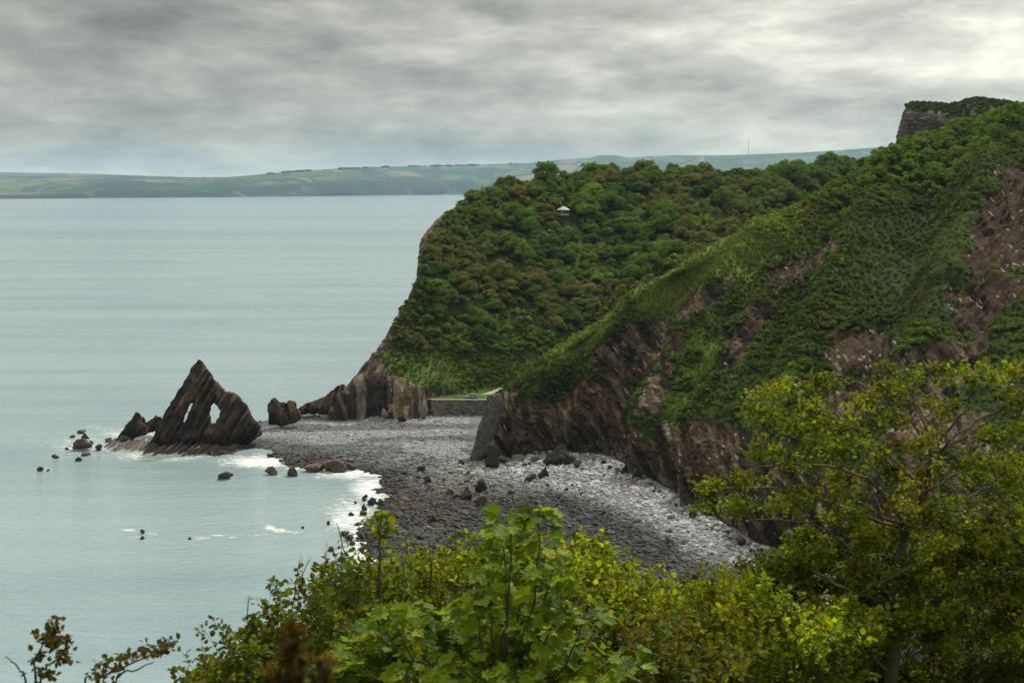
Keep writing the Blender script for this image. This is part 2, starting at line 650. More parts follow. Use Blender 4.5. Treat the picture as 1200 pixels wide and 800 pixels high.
def veg_col(p, seed=40, lush=0.0):
    a = fbm(p, 0.05, 4, seed)
    b = fbm(p, 0.13, 4, seed + 5)
    c = mixv(np.broadcast_to(VEG[0], p.shape), VEG[1], sstep(-0.15, 0.35, a))
    c = mixv(c, VEG[2], sstep(0.05, 0.4, b) * 0.8)
    c = mixv(c, VEG[3], sstep(0.1, 0.4, fbm(p, 0.09, 3, seed + 9)))
    return c


def strata(p, nb, th, seed, warp=1.0):
    """bedded rock: colour and push-out per bed; nb = bedding normal, th = bed thickness"""
    nb = np.asarray(nb, float)
    nb = nb / np.linalg.norm(nb)
    q = p @ nb / th + warp * fbm(p, 0.09, 3, seed)
    bed = np.floor(q)
    fr = q - bed
    h = hash1(bed, seed)
    h2 = hash1(bed, seed + 3)
    blk = cells(np.stack([bed, p[..., 0] * 0.45 + h * 7, p[..., 2] * 0.4 + h2 * 5], -1), seed + 1)
    push = (h - 0.5) * 1.0 + (blk - 0.5) * 0.9 - 0.35 * np.exp(-np.minimum(fr, 1 - fr) * 14)
    dark = np.array((0.05, 0.043, 0.04))
    browng = np.array((0.105, 0.080, 0.060))
    grey = np.array((0.15, 0.138, 0.12))
    pale = np.array((0.40, 0.36, 0.31))
    c = mixv(np.broadcast_to(dark, p.shape), browng, sstep(0.15, 0.5, h))
    c = mixv(c, grey, sstep(0.55, 0.8, h2))
    c = mixv(c, pale, sstep(0.95, 0.98, blk) * 0.6)
    c = c * (0.75 + 0.5 * hash1(bed * 3 + np.floor(p[..., 0]), seed + 6))[..., None]
    return c, push, blk


HILL_COLS = [  # base (u, v), ridge (u, v, d)
    ((556, 533), (574, 470, 436)),
    ((566, 535), (585, 462, 438)),
    ((605, 535), (640, 420, 447)),
    ((652, 530), (720, 365, 456)),
    ((705, 535), (805, 304, 470)),
    ((766, 566), (900, 260, 490)),
    ((808, 595), (962, 230, 505)),
    ((872, 632), (1042, 185, 530)),
    ((950, 668), (1122, 152, 550)),
    ((1050, 705), (1206, 132, 560)),
    ((1170, 750), (1300, 106, 580)),
    ((1330, 790), (1430, 84, 610)),
    ((1480, 800), (1560, 70, 640)),
]
PROF = [(-0.06, -0.05), (0.0, 0.0), (0.035, 0.13), (0.11, 0.25), (0.30, 0.45), (0.55, 0.68), (0.80, 0.875), (1.0, 1.0), (1.25, 0.97), (1.7, 0.6), (2.3, 0.2)]


def hill_controls():
    C = []
    for (bu, bv), (ru, rv, rd) in HILL_COLS:
        b = G(bu, bv, 2.2)
        r = P(ru, rv, rd)
        h = r - b
        col = []
        for ph, pg in PROF:
            q = b + np.array([h[0] * ph, h[1] * ph, h[2] * pg])
            if ph > 1:
                q = r + np.array([h[0] * (ph - 1) * 0.7 + (ph - 1) * 18, abs(h[1]) * (ph - 1) * 1.0 + (ph - 1) * 45, h[2] * (pg - 1)])
            if ph < 0:
                q[2] = -3
            col.append(q)
        C.append(col)
    return np.array(C)


RIBS = [(2.0, .22, 2.2), (2.65, .3, -2.0), (3.3, .2, 2.5), (4.15, .38, -4.5), (4.85, .2, 4.0), (5.5, .3, -2.5), (6.0, .22, 2.5), (6.6, .3, -3.0), (7.2, .3, 3.5), (8.0, .35, -3), (8.8, .3, 4)]
ROCK_SPOTS = [  # u, v, rx, ry, angle, weight
    (738, 420, 64, 36, -35, 1.25), (690, 472, 56, 36, -30, 1.25), (640, 500, 60, 36, -10, 1.35), (604, 505, 44, 42, 0, 1.4), (622, 520, 40, 26, 0, 1.5), (905, 335, 62, 15, -38, .95),
    (960, 305, 36, 13, -38, 1.0), (872, 392, 15, 66, 34, 1.05), (822, 352, 44, 15, -38, .95), (1012, 424, 50, 24, -25, 1.0), (770, 455, 16, 60, 30, .9), (1172, 290, 40, 110, 12, 1.05), (1130, 350, 30, 60, 20, .6), (1000, 412, 36, 22, -20, .8), (1090, 440, 70, 40, 0, .8),
    (880, 545, 95, 36, 25, 1.2), (1010, 470, 50, 26, -20, .75), (770, 540, 24, 56, 25, 1.3), (855, 400, 8, 30, 35, .6), (980, 400, 20, 16, 0, .7), (700, 522, 80, 22, 5, 1.4),
    (1000, 590, 120, 40, 20, .9), (1120, 560, 120, 80, 20, .7), (640, 455, 40, 10, -45, .4)]


def build_hillside():
    C = hill_controls()
    nu, nv = 430, 270
    Gd = loft(C, nu, nv)
    s = np.linspace(0, len(HILL_COLS) - 1, nu)[:, None] * np.ones((1, nv))
    t = np.linspace(0, len(PROF) - 1, nv)[None, :] * np.ones((nu, 1))
    Nn = grid_normals(Gd)
    if Nn[nu // 2, nv // 3, 1] > 0:
        Nn = -Nn
    env = sstep(0.8, 2.2, t) * sstep(7.3, 6.0, t)
    rib = 0
    sw = s + 0.12 * fbm(Gd, 0.03, 3, 3)
    for s0, w, a in RIBS:
        rib = rib + 1.7 * a * np.exp(-((sw - s0) / w) ** 2)
    Gd = Gd + Nn * (rib * env)[..., None]
    Nn = grid_normals(Gd)
    if Nn[nu // 2, nv // 3, 1] > 0:
        Nn = -Nn
    Gd = Gd + Nn * (3.2 * fbm(Gd, 0.05, 4, 51) * sstep(0.5, 2, t) * (1 - 0.6 * sstep(6, 7, t)))[..., None]
    u, v = PX(Gd)
    n = fbm(Gd, 0.07, 5, 60)
    rm = np.zeros_like(u)
    for cu, cv, rx, ry, an, w in ROCK_SPOTS:
        rm = np.maximum(rm, w * sstep(1.35, 0.5, ell(u, v, cu, cv, rx, ry, an)))
    rm = np.maximum(rm, 1.1 * sstep(3.0, 2.0, t - 0.4 * n))
    rm = sstep(0.43, 0.58, 0.92 * rm + (0.95 * n + 0.75 * fbm(Gd, 0.22, 4, 61)) * sstep(0.0, 0.35, rm))
    rm = np.where(t > 6.6, 0, rm)
    rc, push, blk = strata(Gd, (0.72, -0.25, 0.62), 1.6, 70)
    # weathered reddish scree on the far right, dark low cliff at the foot
    red = sstep(1.4, 0.6, ell(u, v, 1170, 300, 60, 130))
    rc = mixv(rc, np.array((0.080, 0.048, 0.028)) * (0.7 + 0.6 * blk)[..., None], red * 0.75)
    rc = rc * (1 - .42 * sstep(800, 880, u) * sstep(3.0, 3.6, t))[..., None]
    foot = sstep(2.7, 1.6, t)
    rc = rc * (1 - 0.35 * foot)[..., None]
    vein = sstep(1.2, 0.6, ell(u, v, 614, 512, 7, 30, 25)) * sstep(0.3, 0.7, hash1(np.floor((u + 0.5 * v) / 3.2), 3))
    rc = mixv(rc, (0.30, 0.26, 0.22), vein)
    cc = veg_col(Gd)
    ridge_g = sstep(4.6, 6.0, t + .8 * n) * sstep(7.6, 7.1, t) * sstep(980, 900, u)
    cc = mixv(cc, (0.15, 0.19, 0.03), ridge_g * .8)
    gully = sstep(1.3, 0.6, ell(u, v, 812, 430, 20, 75, 27)) + 0.9 * sstep(1.2, 0.6, ell(u, v, 900, 470, 16, 60, 42)) + 0.8 * sstep(1.2, .6, ell(u, v, 860, 440, 5, 90, 32))
    gully = np.clip(gully + 0.7 * sstep(1.3, 0.5, ell(u, v, 650, 432, 60, 9, -38)), 0, 1)
    gully = gully * sstep(-.45, .1, n + .5 * fbm(Gd, 0.15, 3, 62))
    cc = mixv(cc, (0.095, 0.17, 0.018), gully * 0.8)
    rc = rc * np.array((1.03, .94, .80))
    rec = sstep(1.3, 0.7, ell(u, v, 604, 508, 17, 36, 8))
    rc = rc * (1 - .55 * rec)[..., None]  # recess beside the slab: overhang shade painted into already dark rock
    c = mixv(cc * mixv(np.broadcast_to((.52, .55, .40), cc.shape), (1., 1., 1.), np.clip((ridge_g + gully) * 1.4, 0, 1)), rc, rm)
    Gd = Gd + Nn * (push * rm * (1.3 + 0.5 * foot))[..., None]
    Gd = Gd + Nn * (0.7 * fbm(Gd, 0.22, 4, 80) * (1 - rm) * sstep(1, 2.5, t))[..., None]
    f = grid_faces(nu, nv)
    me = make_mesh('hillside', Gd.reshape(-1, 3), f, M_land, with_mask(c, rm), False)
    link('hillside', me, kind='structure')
    return Gd, Nn, rm, gully, s, t


HG, HN, HRM, HGUL, HS, HT = build_hillside()

# ------------------------------------------------------------------ WOODED HEADLAND
HEAD_COLS = [
    [(412, 489, 560), (440, 455, 575), (480, 400, 595), (512, 345, 625), (524, 290, 665), (575, 250, 740)],
    [(388, 489, 502), (417, 442, 512), (456, 388, 530), (487, 330, 560), (498, 276, 600), (547, 236, 660)],
    [(430, 491, 499), (450, 440, 507), (482, 394, 535), (522, 330, 570), (560, 285, 615), (592, 228, 680)],
    [(497, 490, 497), (500, 452, 512), (530, 400, 545), (570, 340, 580), (620, 290, 625), (660, 219, 700)],
    [(545, 471, 516), (560, 452, 527), (600, 400, 555), (650, 350, 592), (700, 290, 645), (740, 216, 725)],
    [(605, 468, 520), (640, 440, 535), (690, 400, 562), (740, 340, 602), (790, 285, 655), (830, 214, 745)],
    [(700, 468, 525), (740, 425, 548), (780, 380, 575), (830, 325, 625), (880, 270, 685), (905, 212, 775)],
    [(800, 455, 535), (830, 405, 562), (860, 355, 605), (900, 295, 665), (945, 240, 745), (970, 200, 825)],
    [(900, 440, 550), (930, 385, 585), (960, 335, 635), (1000, 275, 705), (1035, 236, 800), (1060, 208, 890)],
]


def build_headland():
    C = []
    for col in HEAD_COLS:
        c = [P(*q) for q in col]
        lo = c[0].copy()
        lo[2] = -3
        c = [lo] + c
        r = c[-1]
        c.append(r + np.array([r[0] * 0.12 + 8, 60, -4]))
        c.append(r + np.array([r[0] * 0.3 + 20, 150, -30]))
        C.append(c)
    C = np.array(C)
    # seaward side: falls to the sea behind the skyline
    first = C[0].copy()
    first[:, 0] += 30
    first[:, 1] += 70
    first[:, 2] = np.linspace(-3, 6, len(first))
    C = np.concatenate([first[None], C])
    nu, nv = 300, 210
    Gd = loft(C, nu, nv)
    s = np.linspace(-1, len(HEAD_COLS) - 1, nu)[:, None] * np.ones((1, nv))
    t = np.linspace(0, C.shape[1] - 1, nv)[None, :] * np.ones((nu, 1))
    Nn = grid_normals(Gd)
    if Nn[nu // 2, nv // 3, 1] > 0:
        Nn = -Nn
    u, v = PX(Gd)
    n = fbm(Gd, 0.08, 4, 90)
    # rock: the fluted cliff at the foot on the left, and the bare seaward edge
    rm = sstep(0.25, -0.1, t + 0.35 * n - np.interp(s, [1, 1.6, 2, 2.5, 3, 3.8], [2.35, 2.4, 2.15, 2.0, 1.9, 1.5])) * sstep(4.1, 3.8, s)
    edge = sstep(0.25, -0.05, s + 0.45 * n - np.interp(t, [1, 2, 2.7, 3.3, 4.0, 5, 5.5], [1.9, 1.7, 1.4, 1.07, 1.10, 1.06, 1.0])) * sstep(6.2, 5.0, t)
    rm = np.maximum(rm, edge)
    gz = sstep(1.0, 0.5, ell(u, v, 462, 452, 14, 28, 10))
    rm = sstep(0.35, 0.6, rm + 0.4 * n - 0.25 * gz)
    # vertical beds: colour and relief follow the strike across the face
    q = Gd[..., 0] / 1.7 + 0.25 * fbm(Gd, 0.12, 3, 91) + Gd[..., 1] * 0.1
    bed = np.floor(q)
    h, h2 = hash1(bed, 92), hash1(bed, 93)
    blk = cells(np.stack([bed, Gd[..., 2] / 3.0 + h * 9, bed * 0], -1), 94)
    rc = mixv(np.broadcast_to((0.05, 0.043, 0.04), Gd.shape), (0.115, 0.085, 0.06), sstep(.3, .7, h))
    rc = mixv(rc, (0.21, 0.19, 0.155), sstep(.62, .85, h2))
    rc = mixv(rc, (0.36, 0.30, 0.22), sstep(.9, .96, blk) * .8)
    cliff = sstep(2.2, 1.7, t)
    big = hash1(np.floor(Gd[..., 0] / 6.5 + 0.2 * n), 95) - 0.5
    push = (h - 0.5) * 2.0 + big * 5.0 + (blk - .5) * 0.9
    rc2, push2, _ = strata(Gd, (0.8, -0.2, -0.55), 1.8, 96)
    rc2 = mixv(rc2, (0.15, 0.12, 0.085), np.full(u.shape, 0.4))
    rc = mixv(rc2, rc, cliff)
    push = lerp(push2, push, cliff)
    cc = veg_col(Gd, 100)
    low = sstep(3.6, 2.0, t)
    cc = mixv(cc, (0.10, 0.165, 0.022), low * 0.75 * sstep(-.3, .2, n + .1))
    c = mixv(cc, rc, rm)
    Gd = Gd + Nn * (push * rm * sstep(0, 1, t))[..., None]
    Gd = Gd + Nn * (1.1 * fbm(Gd, 0.06, 4, 101) * (1 - rm) * sstep(1.5, 3, t))[..., None]
    me = make_mesh('headland', Gd.reshape(-1, 3), grid_faces(nu, nv), M_head, with_mask(c, rm), False)
    link('headland', me, kind='structure')
    return Gd, Nn, rm, s, t


WG, WN, WRM, WS, WT = build_headland()


# ------------------------------------------------------------------ high cliff beyond the hillside
def build_far_cliff():
    D = 930
    cols = [  # bottom, middle, top, back
        [(1040, 230, D + 120), (1052, 170, D + 110), (1068, 130, D + 100), (1085, 131, D + 160)],
        [(1040, 230, D), (1051, 168, D + 4), (1063, 126, D + 14), (1080, 127, D + 120)],
        [(1075, 230, D - 15), (1080, 165, D - 8), (1090, 127, D + 8), (1110, 127, D + 120)],
        [(1110, 230, D - 25), (1112, 165, D - 15), (1110, 128, D + 5), (1130, 127, D + 120)],
        [(1150, 230, D - 60), (1148, 165, D - 30), (1138, 121, D + 15), (1150, 120, D + 120)],
        [(1190, 230, D - 90), (1185, 170, D - 50), (1170, 124, D + 15), (1185, 124, D + 120)],
        [(1250, 230, D - 110), (1240, 175, D - 60), (1210, 132, D + 15), (1225, 131, D + 120)],
        [(1330, 240, D - 120), (1320, 180, D - 70), (1280, 138, D + 15), (1290, 138, D + 120)],
    ]
    C = np.array([[P(*q) for q in c] for c in cols])
    nu, nv = 150, 90
    Gd = loft(C, nu, nv)
    s = np.linspace(0, 7, nu)[:, None] * np.ones((1, nv))
    t = np.linspace(0, 3, nv)[None, :] * np.ones((nu, 1))
    Nn = grid_normals(Gd)
    if Nn[nu // 3, nv // 3, 1] > 0:
        Nn = -Nn
    n = fbm(Gd, 0.05, 4, 110)
    rm = sstep(3.9, 3.2, s + n + 0.25 * t) * sstep(1.95, 1.75, t + .3 * n)
    rc, push, blk = strata(Gd, (0.1, -0.2, 1.0), 3.2, 112)
    rc = mixv(rc, (0.10, 0.095, 0.09), np.full(n.shape, .5))
    c = mixv(veg_col(Gd, 115), rc, rm)
    Gd = Gd + Nn * (push * 1.2 * rm + 1.6 * n)[..., None]
    me = make_mesh('far_cliff', Gd.reshape(-1, 3), grid_faces(nu, nv), M_fcliff, with_mask(c, rm), False)
    link('far_cliff', me, kind='structure')
    return Gd, Nn, rm, s, t


CG, CN, CRM, CS, CT = build_far_cliff()


# ------------------------------------------------------------------ slope under the viewpoint
def build_near_slope():
    xs = np.linspace(-150, 170, 90)
    ys = np.concatenate([np.linspace(-40, 0, 8), np.linspace(2, 130, 80)])
    X, Y = np.meshgrid(xs, ys, indexing='ij')
    Z = np.where(Y < 0, 82.2 - 0.15 * Y, 82.2 - 0.95 * Y)
    p = np.stack([X, Y, Z * 0], -1)
    Z = np.maximum(Z + fbm(p, 0.08, 4, 120) * np.clip(Y, 0, 12) * 0.15, -3)
    pts = np.stack([X, Y, Z], -1).reshape(-1, 3)
    me = make_mesh('near_slope', pts, grid_faces(len(xs), len(ys)), M_land, with_mask(veg_col(pts, 121) * 0.8, np.zeros(len(pts))), True)
    link('near_slope', me, kind='structure')


build_near_slope()


# ------------------------------------------------------------------ FAR COAST
def far_mat():
    m, nt, b = base_mat('far_fields')
    pos = geo_pos(nt)
    mp = nd(nt, 'ShaderNodeMapping')
    mp.inputs['Scale'].default_value = (1.0, 0.32, 0.0)
    mp.inputs['Rotation'].default_value = (0, 0, 0.25)
    lk(nt, pos, mp.inputs[0])
    wv = nd(nt, 'ShaderNodeVectorMath', operation='ADD')
    lk(nt, mp.outputs[0], wv.inputs[0])
    wn = nd(nt, 'ShaderNodeTexNoise')
    lk(nt, mp.outputs[0], wn.inputs['Vector'])
    wn.inputs['Scale'].default_value = 0.003
    ws = nd(nt, 'ShaderNodeVectorMath', operation='SCALE')
    lk(nt, wn.outputs['Color'], ws.inputs[0])
    ws.inputs['Scale'].default_value = 120
    lk(nt, ws.outputs[0], wv.inputs[1])
    vo = nd(nt, 'ShaderNodeTexVoronoi')
    lk(nt, wv.outputs[0], vo.inputs['Vector'])
    vo.inputs['Scale'].default_value = 0.0034
    sc_ = nd(nt, 'ShaderNodeSeparateColor')
    lk(nt, vo.outputs['Color'], sc_.inputs[0])
    fcol = ramp(nt, sc_.outputs[0], [(0.0, (0.024, 0.045, 0.016)), (0.3, (0.04, 0.085, 0.018)), (0.55, (0.07, 0.125, 0.026)), (0.75, (0.12, 0.14, 0.05)), (0.92, (0.19, 0.14, 0.09))])
    ve = nd(nt, 'ShaderNodeTexVoronoi', feature='DISTANCE_TO_EDGE')
    lk(nt, wv.outputs[0], ve.inputs['Vector'])
    ve.inputs['Scale'].default_value = 0.0034
    hedge = mth(nt, 'LESS_THAN', ve.outputs['Distance'], 0.045)
    wood = mth(nt, 'MULTIPLY', mth(nt, 'SUBTRACT', noise(nt, mp.outputs[0], 0.0016, 4, 0.6), 0.52), 14.0, clamp=True)
    fcol = mixc(nt, hedge, fcol, (0.028, 0.042, 0.02))
    fcol = mixc(nt, wood, fcol, (0.03, 0.046, 0.022))
    fcol = mixc(nt, 1.0, fcol, mixc(nt, noise(nt, pos, 0.01, 4), (0.75, 0.75, 0.75), (1.2, 1.2, 1.2)), 'MULTIPLY')
    at = nd(nt, 'ShaderNodeAttribute', attribute_name='Col')
    sp = nd(nt, 'ShaderNodeSeparateColor')
    lk(nt, at.outputs['Color'], sp.inputs[0])
    cl = ramp(nt, noise(nt, pos, 0.006, 5, 0.65), [(0.42, (0.022, 0.036, 0.016)), (0.58, (0.04, 0.046, 0.026)), (0.68, (0.16, 0.12, 0.09))])
    fcol = mixc(nt, sp.outputs[0], fcol, cl)
    lk(nt, fcol, b.inputs['Base Color'])
    b.inputs['Roughness'].default_value = 1
    b.inputs['Specular IOR Level'].default_value = 0.05
    return m


M_far = far_mat()


def build_far(name, us, top_u, top_v, shore_u, shore_v, depth_k, seed, nv=70, lump=10.0, cliffy=True, base_d=None):
    """a stretch of coast: shoreline at sea level, cliff, fields up to a skyline, then falling behind"""
    uu = np.linspace(us[0], us[1], 280)
    tv = np.interp(uu, top_u, top_v)
    cols = []
    if base_d is None:
        sv = np.interp(uu, shore_u, shore_v)
        sh = G(uu, sv, 0.0)
        sd = sh[:, 1]
    else:
        sd = np.interp(uu, shore_u, base_d)
        sh = np.stack([(uu - 600) / F * sd, sd, sd * 0], -1)
    rd = sd * depth_k
    top = P(uu, tv, rd)
    prof = [(0.0, -0.01), (0.0, 0.0), (0.03, 0.22), (0.08, 0.40), (0.2, 0.5), (0.45, 0.72), (0.75, 0.9), (1.0, 1.0), (1.25, 0.9), (1.6, 0.5)]
    C = []
    for i in range(len(uu)):
        b, r = sh[i], top[i]
        h = r - b
        c = [b + np.array([h[0] * a, h[1] * a, h[2] * g]) for a, g in prof]
        c[0][2] = -0.6
        C.append(c)
    C = np.array(C)
    Gd = np.swapaxes(cat_rom(np.swapaxes(C, 0, 1), nv), 0, 1)
    t = np.linspace(0, len(prof) - 1, nv)[None, :] * np.ones((len(uu), 1))
    env = sstep(0.8, 3, t)
    q = Gd * np.array([1, 0.35, 0])
    hh = np.maximum(Gd[..., 2], 0)
    Gd[..., 2] += env * (lump * fbm(q, 0.0012, 4, seed) * (1 - 0.85 * sstep(5.5, 7, t)) + 3.0 * np.maximum(0, fbm(q, 0.012, 2, seed + 3)) * sstep(3, 5, t))
    # combes and buttresses on the cliffs
    Gd[..., 1] += sstep(0.9, 1.6, t) * sstep(5, 2.5, t) * 160 * fbm(np.stack([Gd[..., 0], 0 * hh, 0 * hh], -1), 0.0028, 3, seed + 5)
    c = np.zeros(Gd.shape)
    c[..., 0] = sstep(4.3, 3.2, t + 0.9 * fbm(q, 0.002, 3, seed + 7)) if cliffy else 0
    me = make_mesh(name, Gd.reshape(-1, 3), grid_faces(len(uu), nv), M_far, c.reshape(-1, 3), True)
    link(name, me, kind='structure')


build_far('far_coast', (-120, 1250), [-120, 0, 50, 100, 130, 175, 235, 255, 300, 340, 400, 450, 520, 570, 620, 660, 692, 702, 722, 735, 800, 870, 1250],
          [227, 225, 224, 217, 213, 212, 214, 209, 205, 201, 197.5, 195.5, 194, 193, 191, 187, 185, 182, 182, 185, 190, 198, 205],
          [-120, 0, 270, 545, 700, 1250], [234.5, 233, 231, 227.8, 227, 226], 1.22, 130)
build_far('far_upland', (-120, 420), [-120, 0, 60, 140, 200, 280, 340, 420], [207, 207, 206, 205.5, 208, 207.5, 208, 212], [-120, 420], None, 1.2, 140, 50, 8, False, [13500, 13500])
build_far('far_upland', (480, 1300), [480, 600, 660, 740, 800, 850, 880, 940, 1000, 1050, 1110, 1300], [197, 193, 189, 185.5, 182.5, 182, 181, 179, 175, 171, 166, 160], [480, 1300], None, 1.2, 150, 60, 8, False, [13800, 13800])
build_far('distant_hills', (-120, 500), [-120, 0, 90, 170, 260, 500], [202, 202, 203, 206, 209, 216], [-120, 500], None, 1.1, 160, 40, 6, False, [21500, 21500])
build_far('distant_hills', (640, 1000), [640, 760, 790, 830, 1000], [194, 183, 181.5, 184, 190], [640, 1000], None, 1.1, 165, 40, 6, False, [21500, 21500])


def build_far_trees():
    """tree clumps along the far skylines, too far to tell apart"""
    vs, fs, cs = [], [], []
    k = 0
    ico = ico_base(1)
    rr = random.Random(3)
    spots = []
    for _ in range(75):
        u = rr.choice((rr.uniform(300, 640), rr.gauss(345, 12), rr.gauss(520, 30), rr.gauss(405, 8)))
        u = min(max(u, 300), 640)
        spots.append((u, np.interp(u, [300, 340, 400, 450, 520, 570, 620, 640], [205, 201, 197.5, 195.5, 194, 193, 191, 189]) + 0.4, 12500 + 4 * (u - 300)))
    for _ in range(40):
        u = rr.uniform(160, 300)
        spots.append((u, np.interp(u, [160, 200, 280, 340], [207, 208.5, 208, 208]) + 0.6, 15800))
    for u, v, d in spots:
        p = P(u, v, d)
        r = rr.uniform(4, 12)
        n_ = rr.randint(1, 3)
        for j in range(n_):
            q = ico[0] * np.array([r * 1.6, r * 1.6, r * 0.9]) * (1 + 0.25 * RNG.standard_normal((len(ico[0]), 1)))
            vs.append(q + p + np.array([(j - 1) * r * 1.8, 0, r * 0.2]))
            fs.append(ico[1] + k)
            k += len(q)
    V = np.concatenate(vs)
    me = make_mesh('far_trees', V, np.concatenate(fs), M_leaf, np.broadcast_to((0.03, 0.045, 0.02), V.shape), True)
    link('far_trees', me, kind='stuff', label='dark dots of trees along the far skyline', cat='trees')


# ------------------------------------------------------------------ rock builders
_ICO = {}


def ico_base(n):
    if n in _ICO:
        return _ICO[n]
    g = (1 + 5 ** .5) / 2
    v = np.array([(-1, g, 0), (1, g, 0), (-1, -g, 0), (1, -g, 0), (0, -1, g), (0, 1, g), (0, -1, -g), (0, 1, -g), (g, 0, -1), (g, 0, 1), (-g, 0, -1), (-g, 0, 1)], float)
    f = np.array([(0, 11, 5), (0, 5, 1), (0, 1, 7), (0, 7, 10), (0, 10, 11), (1, 5, 9), (5, 11, 4), (11, 10, 2), (10, 7, 6), (7, 1, 8), (3, 9, 4), (3, 4, 2), (3, 2, 6), (3, 6, 8), (3, 8, 9), (4, 9, 5), (2, 4, 11), (6, 2, 10), (8, 6, 7), (9, 8, 1)])
    v /= np.linalg.norm(v, axis=1, keepdims=True)
    for _ in range(n):
        cache, vl, nf = {}, list(v), []

        def midp(a, b):
            k = (min(a, b), max(a, b))
            if k not in cache:
                m = vl[a] + vl[b]
                vl.append(m / np.linalg.norm(m))
                cache[k] = len(vl) - 1
            return cache[k]
        for a, b, c in f:
            x, y, z = midp(a, b), midp(b, c), midp(c, a)
            nf += [(a, x, z), (b, y, x), (c, z, y), (x, y, z)]
        v, f = np.array(vl), np.array(nf)
    _ICO[n] = (v, f)
    return _ICO[n]


def boulder_verts(rs, level, planes=11, rough=0.06, pointy=0.0):
    v, f = ico_base(level)
    n = rs.standard_normal((planes, 3))
    n /= np.linalg.norm(n, axis=1, keepdims=True)
    d = rs.uniform(0.45, 1.0, planes)
    dots = v @ n.T
    r = np.where(dots > 0.05, d / np.maximum(dots, 0.05), 9).min(1)
    r = np.minimum(r, 1.35)
    p = v * r[:, None]
    if rough:
        p = p * (1 + rough * fbm(v, 3.1, 3, int(rs.integers(999))))[:, None]
    p = p / np.abs(p).max(0)
    if pointy:
        k = 1 - pointy * np.clip(p[:, 2], 0, 1)
        p[:, 0] = p[:, 0] * k + 0.25 * pointy * np.clip(p[:, 2], 0, 1)
        p[:, 1] *= k
    return p, f


build_far_trees()


def boulder(name, u, v, w, h, label, col, cat='rock', group=None, seed=0, pointy=0.0, z=None, level=3, depth=0.9, tilt=0.0):
    """a rock whose foot the photo shows at (u, v); w x h in photo pixels"""
    rs = np.random.default_rng(1000 + seed)
    g = G(u, v, 0.0)
    if z is None:
        zz, _ = beach_z(g[0:1], g[1:2])
        z = max(float(zz[0]), 0.0)
    g = G(u, v, z)
    m = g[1] / F
    p, f = boulder_verts(rs, level, 8, 0.2, pointy)
    hw, hh = w * m / 2, h * m
    p = p * np.array([hw, hw * depth, hh * 0.62])
    if tilt:
        p[:, 0] += tilt * p[:, 2]
    p[:, 2] += hh * 0.36
    c = np.asarray(col) * (0.75 + 0.5 * hash1(np.floor((p[:, 0] * 0.8 - p[:, 2] * 0.6) / 0.35), seed))[:, None]
    wetz = sstep(hh * 0.3, 0.0, p[:, 2])
    c = c * (1 - 0.35 * wetz)[:, None]
    me = make_mesh(name, p, f, M_rock, c)
    return link(name, me, label=label, cat=cat, group=group, loc=g + np.array([0, hw * depth * 0.6, 0]))


def inside_poly(x, y, poly):
    return poly_sd(x, y, np.asarray(poly, float)) > 0


